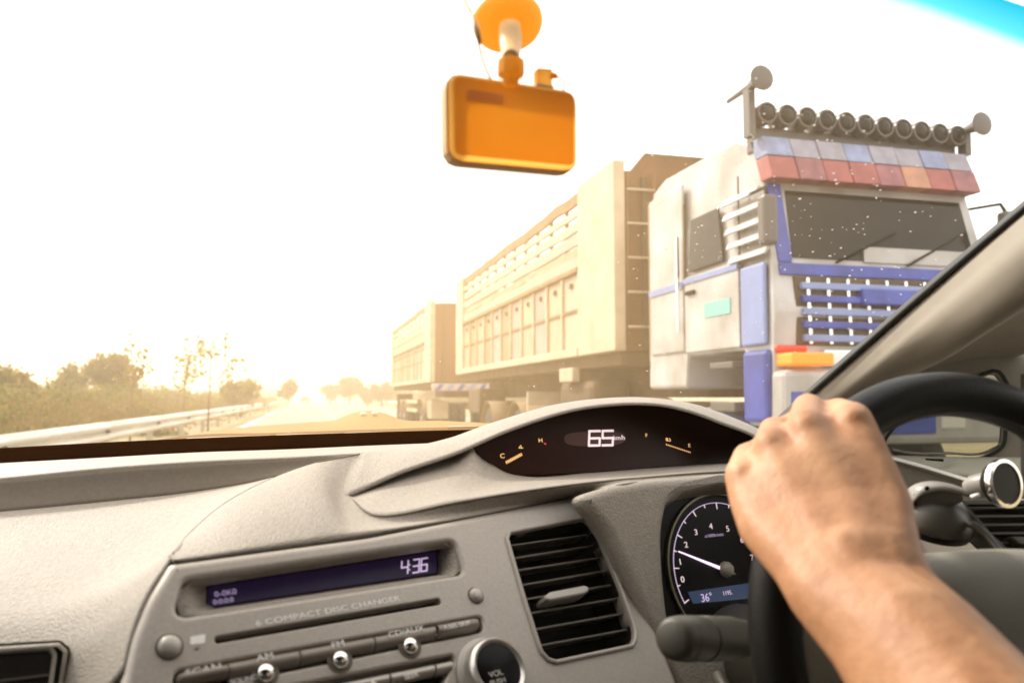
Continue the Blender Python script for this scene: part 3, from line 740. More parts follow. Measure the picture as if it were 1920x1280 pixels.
# ================================================================= OWN CAR: BONNET, WIPER, WINDSCREEN
bo = empty('car_bonnet', wp(640, 800, 1.5), 'dusty bronze bonnet of the own car seen over the dashboard', 'car bonnet')
M['bonnet'] = mat('bronze_bonnet_paint', (.27, .17, .07), .7, var=.08, vscale=6, spec=.08)
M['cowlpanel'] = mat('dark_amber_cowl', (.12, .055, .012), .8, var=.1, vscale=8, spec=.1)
ridge = [(250, 842), (330, 828), (352, 820), (378, 812), (450, 803), (520, 797), (580, 792.5), (630, 788), (655, 778), (690, 771.5), (722, 777), (746, 786), (830, 790), (930, 795), (1060, 800), (1250, 812)]
loft('bonnet_panel', [[wp(x, y + 12, 3.1) for x, y in ridge], [wp(x, y, 2.2) for x, y in ridge], [wp(x, y + 7 + max(0, (795 - y)) * .45, 1.8) for x, y in ridge], [wp(x, max(y + 4, 815) + 3, 1.42) for x, y in ridge]], M['bonnet'], bo, 90, 20, .004)
for x, y in ((681, 779), (703, 778)):
    lathe('washer_nozzle', wp(x, y, 1.95), (0, -.4, 1), [(0, .008), (.006, .008), (.009, .004)], M['creamrail'], bo, 10)
cowlr = [(250, 836), (346, 821), (520, 815), (693, 809), (940, 802), (1250, 800)]
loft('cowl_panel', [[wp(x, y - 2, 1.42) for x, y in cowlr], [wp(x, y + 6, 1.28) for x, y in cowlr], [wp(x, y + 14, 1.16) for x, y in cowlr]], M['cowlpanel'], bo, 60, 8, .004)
wi = empty('wiper', wp(700, 811, 1.2), 'pale thin windscreen wiper lying along the base of the glass', 'wiper')
for a, b in (((350, 822.5), (506, 816.5)), ((518, 816), (640, 812.5)), ((646, 812.3), (738, 810.2)), ((744, 810), (935, 806.5))):
    tube('wiper_blade', [wp(a[0], a[1], 1.185), wp((a[0] + b[0]) / 2, (a[1] + b[1]) / 2 - .4, 1.18), wp(b[0], b[1], 1.175)], .0011, M['creamrail'], wi, 6)
tube('wiper_arm', [wp(840, 801, 1.22), wp(920, 799.5, 1.21), wp(1010, 797, 1.2)], .002, M['cream'], wi, 6)

# glass surface: base near the dash end, sloping back over the driver
BASE = [(-300, 862), (0, 843), (346, 826), (693, 813), (960, 806), (1200, 800), (1440, 800)]
def base3(x, y): return wp(x, y, 1.13 if x < 1000 else 1.13 - (x - 1000) * .00036)
b3 = [base3(x, y) for x, y in BASE]
edge = [(1440, 800, .97), (1560, 692, .83), (1740, 533, .68), (1920, 380, .56), (2080, 245, .48), (2300, 60, .41)]
def glass_pt(s, tt):
    """s along the base 0..1, tt up the glass 0..1"""
    k = catmull(b3, 41); p = k[int(round(s * 40))]
    right = catmull([wp(x, y, Y) for x, y, Y in edge], 21)[int(round(tt * 20))]
    slope = Vector((0, right.y - b3[-1].y, right.z - b3[-1].z))
    f = s ** 3
    bulge = .035 * math.sin(math.pi * tt) * (1 - f)
    return p + slope * (1.3 - .3 * f) + Vector(((right.x - b3[-1].x) * f, 0, bulge * .6))
ws = empty('windscreen', (0, .8, 1.25), 'clear curved windscreen speckled with dust, cyan tint at its top right', 'windscreen')
def flare_dust_glass():
    m = glassmat('windscreen_glass', (.985, .985, .98), .012); t = m.node_tree; out = t.nodes['Material Output']
    src = out.inputs['Surface'].links[0].from_socket
    tc = t.nodes.new('ShaderNodeTexCoord')
    n = t.nodes.new('ShaderNodeTexNoise'); n.inputs['Scale'].default_value = 2.2; n.inputs['Detail'].default_value = 3
    t.links.new(tc.outputs['Object'], n.inputs['Vector'])
    # dust film coloured and shaped to paint lens flare, strongest mid glass
    sp = t.nodes.new('ShaderNodeVectorMath'); sp.operation = 'DISTANCE'; sp.inputs[1].default_value = (.07, .85, 1.26)
    t.links.new(tc.outputs['Object'], sp.inputs[0])
    mr = t.nodes.new('ShaderNodeMapRange'); mr.interpolation_type = 'SMOOTHSTEP'
    for k, v in enumerate((.05, .55, .155, .016)): mr.inputs[1 + k].default_value = v
    t.links.new(sp.outputs['Value'], mr.inputs[0])
    ml = t.nodes.new('ShaderNodeMath'); ml.operation = 'MULTIPLY_ADD'; ml.inputs[1].default_value = .06; ml.inputs[2].default_value = -.03
    t.links.new(n.outputs['Fac'], ml.inputs[0])
    ad = t.nodes.new('ShaderNodeMath'); ad.operation = 'ADD'; ad.use_clamp = True
    t.links.new(mr.outputs[0], ad.inputs[0]); t.links.new(ml.outputs[0], ad.inputs[1])
    tr_ = t.nodes.new('ShaderNodeBsdfTranslucent'); tr_.inputs['Color'].default_value = (1, .68, .33, 1)
    ms = t.nodes.new('ShaderNodeMixShader'); t.links.new(ad.outputs[0], ms.inputs[0])
    t.links.new(src, ms.inputs[1]); t.links.new(tr_.outputs[0], ms.inputs[2]); t.links.new(ms.outputs[0], out.inputs['Surface'])
    return m
M['glass'] = flare_dust_glass()
G = [[glass_pt(s / 40, q / 20) for s in range(41)] for q in range(21)]
V = [p for r in G for p in r]
Fc = [(i * 41 + j, i * 41 + j + 1, (i + 1) * 41 + j + 1, (i + 1) * 41 + j) for i in range(20) for j in range(40)]
gl = from_data('glass_pane', V, Fc, M['glass'], ws, True)
from mathutils.bvhtree import BVHTree
bvh = BVHTree.FromPolygons([tuple(v) for v in V], Fc)
def on_glass(px, py, off=.0):
    d = ray(px, py).normalized(); h = bvh.ray_cast(CAM, d, 10)
    if h[0] is None: return None
    n = h[1] if h[1].dot(d) < 0 else -h[1]
    return h[0] + n * off, n
# dust specks on the glass
bm = bmesh.new(); rg = random.Random(5)
for k in range(620):
    if k < 460: px, py = rg.gauss(1440, 200), rg.gauss(430, 170)
    else: px, py = rg.uniform(150, 1250), rg.uniform(640, 812)
    h = on_glass(px, py, .0006)
    if h is None or px > 1900: continue
    p, n = h; x = n.orthogonal().normalized(); y = n.cross(x); r = rg.uniform(.0003, .0013) * (1 if k < 460 else .75)
    rg_a = [(r * (.7 + .5 * rg.random())) for _ in range(7)]
    vs = [bm.verts.new(p + (x * math.cos(6.283 * i / 7) + y * math.sin(6.283 * i / 7)) * rg_a[i]) for i in range(7)]
    tp_ = bm.verts.new(p + n * r * .4)
    for i in range(7): bm.faces.new((vs[i], vs[(i + 1) % 7], tp_))
M['dust'] = leafmat('dust', (.55, .53, .49), (.66, .63, .58), .5, 50)
setp(from_bm('dust_specks', bm, M['dust'], ws), kind='stuff')
# cyan shade band, a film laminated at the top right edge of the glass, fading downwards
def film():
    m = bpy.data.materials.new('cyan_shade_film'); m.use_nodes = True; t = m.node_tree; t.nodes.remove(t.nodes['Principled BSDF'])
    at = t.nodes.new('ShaderNodeAttribute'); at.attribute_name = 'fade'
    rp = t.nodes.new('ShaderNodeValToRGB'); e = rp.color_ramp.elements
    e[0].position = 0; e[0].color = (1, 1, 1, 1); e[1].position = 1; e[1].color = (.012, .34, .50, 1)
    x = e.new(.25); x.color = (.62, .90, .95, 1); x = e.new(.5); x.color = (.08, .50, .62, 1)
    a = t.nodes.new('ShaderNodeBsdfTransparent')
    t.links.new(at.outputs['Fac'], rp.inputs[0]); t.links.new(rp.outputs[0], a.inputs[0]); t.links.new(a.outputs[0], t.nodes['Material Output'].inputs['Surface'])
    return m
M['film'] = film()
top_c = [(1300, -220), (1500, -135), (1700, -70), (1920, 10), (2100, 60)]
low_c = [(1380, -45), (1520, 0), (1700, 52), (1920, 130), (2100, 215)]
tc_, lc_ = catmull([Vector((*p, 0)) for p in top_c], 24), catmull([Vector((*p, 0)) for p in low_c], 24)
V = []; A = []
for i in range(13):
    f = i / 12
    for j in range(24):
        q = lc_[j].lerp(tc_[j], f); h = on_glass(q.x, q.y, .0015)
        V.append(h[0] if h else cp(q.x, q.y, .5)); A.append(f)
fo = from_data('tint_band', V, [(i * 24 + j, i * 24 + j + 1, (i + 1) * 24 + j + 1, (i + 1) * 24 + j) for i in range(12) for j in range(23)], M['film'], ws, True)
at = fo.data.attributes.new('fade', 'FLOAT', 'POINT'); at.data.foreach_set('value', A)

# ================================================================= OWN CAR: ROOF, FLOOR AND DOORS ROUND THE CAMERA
M['headliner'] = mat('dark_headliner', (.14, .125, .105), .9, bump=.3, bscale=700)
M['carpet'] = mat('dark_carpet', (.06, .055, .05), .95, bump=.4, bscale=500)
M['seatcloth'] = mat('dark_seat_cloth', (.05, .046, .04), .9, bump=.4, bscale=500)
rows = [[Vector((x, y, z - .10 * ((x - .08) / .75) ** 2)) for x in np.linspace(-.68, .80, 9)] for y, z in ((.40, 1.505), (.1, 1.56), (-.6, 1.58), (-1.4, 1.54), (-2.0, 1.42))]
setp(loft('car_roof', rows, M['headliner'], None, 24, 16, .03), kind='structure')
setp(box('car_floor', -.68, .80, -2.0, 1.25, .28, .32, M['carpet']), kind='structure')
for nm, x in (('car_door_wall', -.70), ('car_door_wall', .78)):
    setp(box(nm, x, x + .04, -2.0, .55 if x > 0 else 1.25, .30, 1.02, M['headliner'], None, .01), kind='structure')
setp(box('car_rear_wall', -.66, .78, -2.05, -2.0, .30, 1.05, M['seatcloth'], None, .01), kind='structure')
tint = glassmat('added_window_tint', (.16, .16, .15), .04)  # unseen windows, tint added to cut light from sides and rear
for x in (-.69, .79):
    setp(from_data('side_window', [(x, -1.95, 1.02), (x, .40, 1.02), (x, .38, 1.44), (x, -1.7, 1.44)], [(0, 1, 2, 3)], tint), kind='structure')
setp(from_data('rear_window', [(-.66, -2.02, 1.05), (.78, -2.02, 1.05), (.78, -1.98, 1.40), (-.66, -1.98, 1.40)], [(0, 1, 2, 3)], tint), kind='structure')
for x in (-.30, .46):
    setp(box('car_seat', x - .25, x + .25, -.62, -.42, .4, 1.22, M['seatcloth'], None, .06), kind='structure')
setp(box('car_firewall', -.66, .80, 1.16, 1.20, .32, 1.08, M['carpet'], None), kind='structure')

# ================================================================= PILLAR AND DOOR CORNER
pi = empty('windscreen_pillar', wp(1640, 660, .75), 'beige windscreen pillar trim with black rubber seal at the right of the glass', 'pillar')
def er(dx, dy, dY=0): return [wp(x + dx * (1 if x < 2000 else 1), y + dy, Y + dY) for x, y, Y in edge]
e0 = [(1395, 842, 1.00)] + edge
def rail(pts): return [wp(x, y, Y) for x, y, Y in pts]
r_seal = rail(e0)
tube('seal_edge', [p for p in catmull(r_seal, 30)], .0012, M['sealedge'], pi, 8)
low = [(1408, 846, .985), (1452, 806, .955), (1573, 698, .815), (1755, 539, .665), (1932, 388, .545), (2095, 252, .465), (2310, 68, .40)]
loft('rubber_seal', [r_seal, rail([(x * .5 + a * .5 + 2, y * .5 + b * .5 + 1, Y * .5 + c * .5 - .012) for (x, y, Y), (a, b, c) in zip(e0, low)]), rail(low)], M['seal'], pi, 40, 8, .003)
r1 = [(1400, 862, .98), (1460, 818, .94), (1600, 706, .79), (1775, 556, .645), (1945, 408, .53), (2110, 270, .455), (2330, 90, .39)]
r2 = [(1470, 862, .93), (1530, 806, .89), (1650, 706, .76), (1775, 612, .645), (1925, 510, .54), (2110, 385, .455), (2330, 230, .39)]
r3 = [(1500, 875, 1.000), (1570, 822, 0.980), (1690, 722, 0.860), (1810, 640, 0.750), (1950, 560, 0.650), (2120, 470, 0.570), (2340, 350, 0.500)]
r4 = [(1560, 880, 1.050), (1640, 830, 1.020), (1740, 755, 0.910), (1850, 690, 0.810), (1975, 640, 0.710), (2130, 570, 0.630), (2350, 480, 0.550)]
pb = [((x + a) / 2 + 2, (y + b) / 2 + 1, (Y + c) / 2 - .004) for (x, y, Y), (a, b, c) in zip(low, r1)]
loft('pillar_trim', [rail(low), rail(pb), rail(r1), rail([((x * .5 + a * .5), y * .5 + b * .5, Y * .5 + c * .5 - .006) for (x, y, Y), (a, b, c) in zip(r1, r2)]), rail(r2), rail(r3), rail(r4)], M['pillar'], pi, 50, 34, .003)
# door corner with the quarter window
dc = empty('door_corner', wp(1780, 830, .74), 'door corner with small rounded quarter window seen through the steering wheel', 'car door')
DP = Plane(1780, 830, .80, rad(-38), rad(4))
outer = [DP.ab(*p) for p in ((1590, 905), (1590, 800), (1700, 700), (1800, 640), (1880, 610), (1990, 560), (1990, 905))]
hole = [Vector(DP.ab(*p)) for p in ((1662, 832), (1672, 812), (1716, 775), (1782, 738), (1846, 704), (1868, 698), (1882, 715), (1882, 800), (1876, 835), (1848, 853), (1700, 851), (1674, 845))]
hole = [(v.x, v.y) for v in catmull([v.to_3d() for v in hole], 60, True)]
plate('door_frame', DP, outer, [hole], -.03, 0, .004, M['doortrim'], dc)
def ring(name, pl, loop2d, wd, z0, z1, m, parent, bv=.001):
    P = [Vector(p) for p in loop2d]; n = len(P); out = []
    ar = sum(P[i - 1].x * P[i].y - P[i].x * P[i - 1].y for i in range(n)); sg = 1 if ar > 0 else -1
    for i in range(n):
        t_ = (P[(i + 1) % n] - P[i - 1]).normalized(); out.append(P[i] + Vector((t_.y, -t_.x)) * wd * sg)
    return plate(name, pl, out, [loop2d], z0, z1, bv, m, parent)
ring('window_seal', DP, hole, .004, -.002, .004, M['seal'], dc)
hv = [Vector(p) for p in hole]; c_ = sum(hv, Vector((0, 0))) / len(hv)
plate('quarter_glass', DP, [c_ + (p - c_) * 1.03 for p in hv], [], -.018, -.015, 0, glassmat('quarter_glass', (.45, .46, .40), .05), dc)
tube('glass_bottom_trim', catmull([DP.p3(x, y, -.006) for x, y in ((1672, 842), (1700, 847.5), (1780, 849), (1845, 848.5), (1874, 834))], 16), .0016, M['brush'], dc, 6)
# sill below the window
loft('door_sill', [[wp(x, y, Y) for x, y, Y in ((1640, 853, .86), (1700, 855, .82), (1800, 858, .74), (1870, 858, .69), (1960, 858, .62))],
                   [wp(x, y, Y) for x, y, Y in ((1655, 858, .85), (1720, 872, .80), (1810, 888, .72), (1870, 892, .68), (1960, 900, .61))],
                   [wp(x, y, Y) for x, y, Y in ((1660, 866, .855), (1730, 884, .81), (1820, 910, .735), (1880, 925, .69), (1960, 940, .63))]], mat('pale_door_sill', (.40, .40, .34), .55, bump=.3, bscale=700), dc, 30, 12, .003)
for a, b in (((1736, 860.5), (1768, 862.5)), ((1776, 863), (1806, 865.5))):
    tube('sill_slot', [wp(a[0], a[1], .765), wp(b[0], b[1], .745)], [.0012, .0016], M['black'], dc, 6)
tube('sill_edge', catmull([wp(x, y, Y) for x, y, Y in ((1662, 856, .83), (1720, 871, .79), (1780, 889, .74), (1822, 902, .70))], 14), .0022, M['print'], dc, 8)
box_pl = Plane(1908, 760, .60, rad(-38), 0)
plate('door_frame_edge', box_pl, [box_pl.ab(*p) for p in ((1921, 700), (1990, 690), (1990, 960), (1921, 930))], [], -.02, .0, .002, M['seal'], dc)

# ================================================================= DASHBOARD
da = empty('dashboard', wp(900, 980, .75), 'beige curved dashboard with radio, air vents, speed display and rev counter', 'dashboard')
def wl(pts): return [wp(*p) for p in pts]
# dark strip at the glass base and pale shelf with its step
TOPE = [(-260, 860), (0, 842), (346, 824), (693, 812), (860, 807.5), (940, 806), (1060, 812)]
BOTE = [(-260, 888), (0, 870), (346, 851), (693, 837), (820, 832), (900, 829), (1060, 838)]
def yy_(x, a): return a
loft('defroster_strip', [[wp(x, y, yy_(x, 1.125)) for x, y in TOPE], [wp((x + a) / 2, (y + b) / 2 + 1, yy_(x, 1.07)) for (x, y), (a, b) in zip(TOPE, BOTE)], [wp(x, y, yy_(x, 1.01)) for x, y in BOTE]], M['frit'], da, 50, 6, .003)
SH_B = [(-260, 918), (0, 899), (182, 881), (365, 868), (547, 860), (674, 853), (800, 848)]
SH_A = [(-260, 888), (0, 870), (182, 860), (365, 850), (547, 843.5), (693, 837), (820, 832)]
loft('upper_shelf', [[wp(x, y, 1.012) for x, y in SH_A], [wp((x + a) / 2, (y + b) / 2, .965) for (x, y), (a, b) in zip(SH_A, SH_B)], [wp(x, y - 2, .918) for x, y in SH_B], [wp(x, y, .91) for x, y in SH_B]], M['dash'], da, 50, 10, .003)
ST_C = [(-260, 980), (0, 961), (182, 944), (365, 924), (474, 906), (560, 884), (690, 857)]
loft('shelf_step', [[wp(x, y + .5, .911) for x, y in SH_B[:-1] + [(690, 853.5)]], [wp((x + a) / 2, (y + b) / 2, .905) for (x, y), (a, b) in zip(SH_B[:-1] + [(690, 853.5)], ST_C)], [wp(x, y, .895) for x, y in ST_C]], M['dash_dark'], da, 50, 8, .003)  # darker vinyl paints in the backlit shade of the step face
# centre panel plane, turned to the driver
CPL = Plane(640, 1120, .64, rad(24), rad(37))
def cpY(px, py, off=0): return CPL.p3(px, py, off).y
SEAM = [(700, 851), (674, 856), (583, 876), (492, 911), (419, 951), (361, 1001), (318, 1053), (275, 1120), (248, 1190), (232, 1262), (222, 1360)]
def seamY(i):
    x, y = SEAM[i]
    f = max(0, min(1, (y - 860) / 190)); e = .895 * (1 - f) + cpY(318, 1053) * f
    return e + .004 if y < 1053 else cpY(x, y) + .006
seam3 = [wp(x, y, seamY(i)) for i, (x, y) in enumerate(SEAM)]
def cmi(P, n):
    """Catmull-Rom with the knots at even parameter steps"""
    P = [Vector(p) for p in P]; m = len(P); out = []
    for k in range(n):
        t = (m - 1) * k / (n - 1); i = min(m - 2, int(t)); u = t - i
        p1, p2 = P[i], P[i + 1]; p0 = P[i - 1] if i else p1 * 2 - p2; p3 = P[i + 2] if i < m - 2 else p2 * 2 - p1
        out.append((p1 * 2 + (p2 - p0) * u + (p0 * 2 - p1 * 5 + p2 * 4 - p3) * u * u + (p1 * 3 - p0 - p2 * 3 + p3) * u ** 3) * .5)
    return out
#        outer edge        hood edge      lip            lower edge
KN = [((320, 1047), None, None, (326, 1052)), ((361, 999), None, None, (402, 1042)), ((419, 949), None, None, (480, 1031)), ((492, 908), None, None, (560, 1020)),
      ((583, 873), None, None, (630, 1010)), ((674, 853), (650, 930), (650, 930.5), (690, 1001)), ((760, 842), (750, 887), (712, 968), (760, 989)), ((850, 821), (858, 849), (850, 944), (865, 971)),
      ((934, 791), (955, 807), (955, 926), (962, 951)), ((1040, 761), (1061, 772.5), (1061, 911), (1072, 928)), ((1145, 749), (1150, 759), (1150, 901), (1150, 911)),
      ((1230, 750.5), (1230, 759), (1209, 896), (1215, 901)), ((1306, 761), (1293, 772), (1290, 889), (1290, 894)), ((1377, 786), (1356, 795), (1360, 885), (1360, 889)),
      ((1424, 807), (1411, 816), (1430, 884), (1430, 887)), ((1475, 838), (1465, 846), (1520, 884), (1520, 886))]
INN = [k[1] for k in KN[5:]]; LIP = [k[2] for k in KN[5:]]
GPL = Plane(1300, 960, .76, rad(14), rad(16))
def outY(x): return float(np.interp(x, [320, 361, 419, 492, 583, 674, 850, 1145, 1424, 1520], [cpY(320, 1047) + .008, .695, .745, .795, .845, .89, .925, .95, .92, .88]))
def innY(x): return float(np.interp(x, [650, 850, 1150, 1411, 1505], [.80, .845, .875, .865, .84]))
def lipY(x): return float(np.interp(x, [650, 715, 850, 1061, 1209, 1520], [.80, .735, .735, .765, .79, .82]))
o_, i_, l_, b_ = [], [], [], []
for q, (o, i, l, b) in enumerate(KN):
    po = wp(*o, outY(o[0])); pb = CPL.p3(b[0], b[1], -.004) if b[0] < 1100 else GPL.p3(b[0], b[1], -.009)
    if i is None:
        t_ = .52; pi_ = po.lerp(pb, t_) + Vector((-.002, -.003, .006)) * min(1, q / 3); pl_ = pi_.copy()
    else:
        pi_ = wp(*i, innY(i[0])); pl_ = wp(*l, lipY(l[0]))
        if q == 5: pl_ = pi_.copy()
    o_.append(po); i_.append(pi_); l_.append(pl_); b_.append(pb)
for q_ in range(6): seam3[6 - q_] = o_[q_] + Vector((0, .0015, -.0008))
seam3[0] = o_[5].lerp(o_[6], .3) + Vector((0, .002, -.001))
pad_rows = [
    ([(-260, 980), (0, 961), (182, 944), (365, 924), (474, 906), (583, 878)], .895, 1),
    ([(-260, 1012), (0, 994), (200, 974), (360, 950), (440, 929)], .857, 3),
    ([(-260, 1065), (0, 1050), (180, 1030), (310, 1006), (380, 975)], .795, 4),
    ([(-260, 1130), (0, 1118), (150, 1097), (255, 1065), (325, 1030)], .738, 5),
    ([(-260, 1205), (0, 1190), (120, 1168), (215, 1128), (275, 1087)], .697, 6),
    ([(-260, 1280), (0, 1262), (100, 1240), (180, 1200), (240, 1150)], .674, 7),
    ([(-260, 1350), (0, 1330), (100, 1312), (170, 1270), (215, 1225)], .662, 8),
    ([(-260, 1420), (0, 1400), (100, 1382), (160, 1340), (200, 1300)], .65, 9)]
rows = []
for pts, Y, si in pad_rows:
    s3 = seam3[si]; n = len(pts)
    r = [wp(x, y, Y + (s3.y - Y) * max(0, (x + 0) / max(1, SEAM[si][0])) ** 2.0) for x, y in pts]
    rows.append(r + [s3])
pad_o = loft('passenger_pad', rows, M['dash'], da, 60, 60, .003)

# hood over the speed display and the shoulder left of it
NH = 121; TIP = 5 * (NH - 1) // 15
OC, IC, LC, BC = cmi(o_, NH), cmi(i_, NH), cmi(l_, NH), cmi(b_, NH)
for j in range(TIP + 1): LC[j] = IC[j]
V, Fc, at_ = [], [], {}
def vid(key, p):
    if key not in at_: at_[key] = len(V); V.append(p)
    return at_[key]
NS = 12
def stripe(j, k):     # outer edge to hood edge
    t_ = k / NS; bu = math.sin(math.pi * t_) * .004 * min(1, j / 20)
    return OC[j].lerp(IC[j], t_) + Vector((0, 0, bu)) if j > TIP else None
def col_left(j, t_):  # smooth arc from outer edge over the middle to the lower edge
    a, m, c = OC[j], IC[j], BC[j]; ctl = m * 2 - (a + c) * .5
    return a * (1 - t_) ** 2 + ctl * 2 * t_ * (1 - t_) + c * t_ * t_
def hp(j, k):
    """k 0..NS: upper stripe, NS..2NS lower stripe"""
    wl_ = max(0, min(1, (TIP + 6 - j) / 12.)) if j > TIP else 1
    if k <= NS:
        t_ = k / NS; lin = OC[j].lerp(IC[j], t_) + Vector((0, 0, math.sin(math.pi * t_) * .0035))
        return lin if j > TIP else col_left(j, .5 * t_)
    t_ = (k - NS) / NS; lin = LC[j].lerp(BC[j], t_) + Vector((0, .004, -.003)) * math.sin(math.pi * t_)
    return lin if j > TIP else col_left(j, .5 + .5 * t_)
for j in range(NH):
    vid(('b', j, 0), OC[j] + Vector((0, .10, -.035)) * (1 if j > 40 else j / 40 * .5 + .5)); vid(('b', j, 1), OC[j] + Vector((0, .03, -.003)) * (1 if j > 40 else j / 40 * .5 + .5))
    for k in range(2 * NS + 1):
        if k == NS and j > TIP:
            vid((j, 'i'), IC[j]); vid((j, 'l'), LC[j])
        else: vid((j, k), hp(j, k))
    vid((j, 'u'), BC[j] + Vector((0, .02, -.01)))
def ky(j, k, up):
    if k == NS and j > TIP: return at_[(j, 'i' if up else 'l')]
    return at_[(j, k)]
for j in range(NH - 1):
    Fc.append((at_[('b', j, 0)], at_[('b', j + 1, 0)], at_[('b', j + 1, 1)], at_[('b', j, 1)]))
    Fc.append((at_[('b', j, 1)], at_[('b', j + 1, 1)], ky(j + 1, 0, 1), ky(j, 0, 1)))
    for k in range(2 * NS):
        up = k < NS
        Fc.append((ky(j, k, up), ky(j + 1, k, up), ky(j + 1, k + 1, up), ky(j, k + 1, up)))
    Fc.append((ky(j, 2 * NS, 0), ky(j + 1, 2 * NS, 0), at_[(j + 1, 'u')], at_[(j, 'u')]))
hood_o = solid(from_data('display_hood', V, Fc, M['dash'], da, True), .003, 0)
# the shut line between pad and hood lies in the visible surface
tv = [v.co.copy() for v in pad_o.data.vertices]; n0_ = len(tv); tf = [tuple(p.vertices) for p in pad_o.data.polygons]
tv += [v.co.copy() for v in hood_o.data.vertices]; tf += [tuple(n0_ + i for i in p.vertices) for p in hood_o.data.polygons]
bv_ = BVHTree.FromPolygons([tuple(v) for v in tv], tf); sp_ = []
for p in cmi(o_[0:6], 60):
    d = (p - CAM).normalized(); h = bv_.ray_cast(CAM, d, 3)
    if h[0] is not None: sp_.append(h[0] + h[1] * (-1 if h[1].dot(d) > 0 else 1) * .0015)
tube('seam_gap', sp_, .0008, M['dash_dark'], da, 6)
lip3 = LC[TIP:]; inn3 = IC[TIP:]
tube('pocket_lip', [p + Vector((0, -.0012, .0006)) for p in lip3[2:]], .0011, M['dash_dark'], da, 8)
# display lens plane
SPL = Plane(1130, 830, .90, rad(12), rad(12))
LENS = [(884, 838), (897, 858), (922, 873), (951, 888.5), (977, 893.5), (1103, 888), (1230, 878), (1356, 869), (1480, 862), (1500, 850), (1440, 815), (1380, 790), (1306, 765), (1230, 750), (1145, 749), (1061, 762), (955, 797)]
sd_ = empty('speed_display', SPL.p3(1130, 880), None, None)
sd_.parent = da; sd_.matrix_parent_inverse = Matrix.Translation(-da.location)
lens_l = [SPL.ab(*p) for p in LENS]
plate('display_lens', SPL, fillet(lens_l, .006, 3), [], -.012, 0, .002, M['lens'], sd_)
seg = []
seg += digit('6', 1104, 808, 1124, 835, sk=1, slope=-.02) + digit('5', 1129, 807.5, 1148.5, 834.5, sk=1, slope=-.02)
strokes('speed_digits', SPL, seg, .0028, .0008, M['litwhite'], sd_)
text('speed_unit', 'km/h', SPL, 1161, 820.5, .0008, .0078, M['litwhite'], sd_, 1.05)
# lighter oval around the digits
M['oval'] = mat('display_window', (.075, .018, .012), .25)
c_ = Vector(SPL.ab(1116, 822)); e_ = (Vector(SPL.ab(1172, 822)) - c_).length
plate('digit_window', SPL, [(c_.x + e_ * math.copysign(abs(math.cos(a)) ** .6, math.cos(a)), c_.y + .0085 * math.copysign(abs(math.sin(a)) ** .6, math.sin(a))) for a in np.linspace(0, 6.283, 40, endpoint=False)], [], .0, .0004, 0, M['oval'], sd_)
text('gauge_mark', 'C', SPL, 942, 854.5, .0008, .0072, M['litamber'], sd_, 1.2)
text('gauge_mark', 'H', SPL, 1013.5, 825.5, .0008, .0066, M['litamber'], sd_, 1.2)
text('gauge_mark', 'F', SPL, 1212, 816, .0008, .0062, M['litamber'], sd_, 1.2)
text('gauge_mark', 'E', SPL, 1292.5, 835, .0008, .0062, M['litamber'], sd_, 1.2)
strokes('temperature_symbol', SPL, [((976, 834), (977.5, 838.5)), ((973, 839.5), (980.5, 839.5)), ((975, 836.5), (973, 838.5))], .0007, .0008, M['litamber'], sd_)
strokes('fuel_symbol', SPL, [((1249, 821), (1249, 825)), ((1251.5, 821.5), (1251.5, 825.5)), ((1249, 821), (1252, 822)), ((1249, 825.5), (1257, 826.5)), ((1255, 821.5), (1257, 825))], .0008, .0008, M['litamber'], sd_)
for k in range(11):
    t_ = k / 10; x, y = 949.5 + 28 * t_, 866.5 - 15 * t_
    strokes('temperature_bar', SPL, [((x - .9, y - 2.0), (x + .9, y + 2.0))], .0011, .0008, M['litamber'], sd_)
for k in range(14):
    t_ = k / 13; x, y = 1249.5 + 44 * t_, 833 + 14.5 * t_
    strokes('fuel_bar', SPL, [((x - .3, y - 1.0), (x + .3, y + 1.0))], .0010, .0008, M['litamber'], sd_)
M['redspot'] = mat('red_mark', (.5, .02, .01), .4, emit=(.8, .05, .02), estr=.5)
strokes('red_mark', SPL, [((1021, 831), (1023, 832))], .0016, .0008, M['redspot'], sd_)
# pocket: wall under the hood edge and shelf below the lens
hi_ = inn3[10:-3]; 
def onlens(p, off, dy=0):
    d = (p - CAM); o = SPL.O + SPL.N * off; return CAM + d * ((o - CAM).dot(SPL.N) / d.dot(SPL.N)) + Vector((0, 0, dy))
l_top = [onlens(p, .001, .001) for p in hi_]
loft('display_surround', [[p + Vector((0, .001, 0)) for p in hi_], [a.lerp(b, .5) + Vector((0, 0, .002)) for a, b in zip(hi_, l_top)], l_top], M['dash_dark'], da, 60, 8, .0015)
l_bot = [SPL.p3(x, y, .001) for x, y in ((884, 838), (897, 858), (922, 873), (951, 889), (977, 894), (1103, 888.5), (1230, 878.5), (1356, 869.5), (1480, 862))]
loft('pocket_floor', [catmull([wp(655, 922, .84), wp(700, 898, .86), wp(770, 866, .88), wp(850, 840, .90)] + l_bot, 60),
                      catmull([wp(652, 930, .815), wp(690, 936, .79), wp(770, 920, .80), wp(850, 905, .81), wp(930, 903, .82), wp(1103, 895, .84), wp(1230, 886, .85), wp(1356, 876, .85), wp(1480, 873, .85)], 60),
                      catmull(lip3, 60)], M['dash'], da, 80, 16, .003)

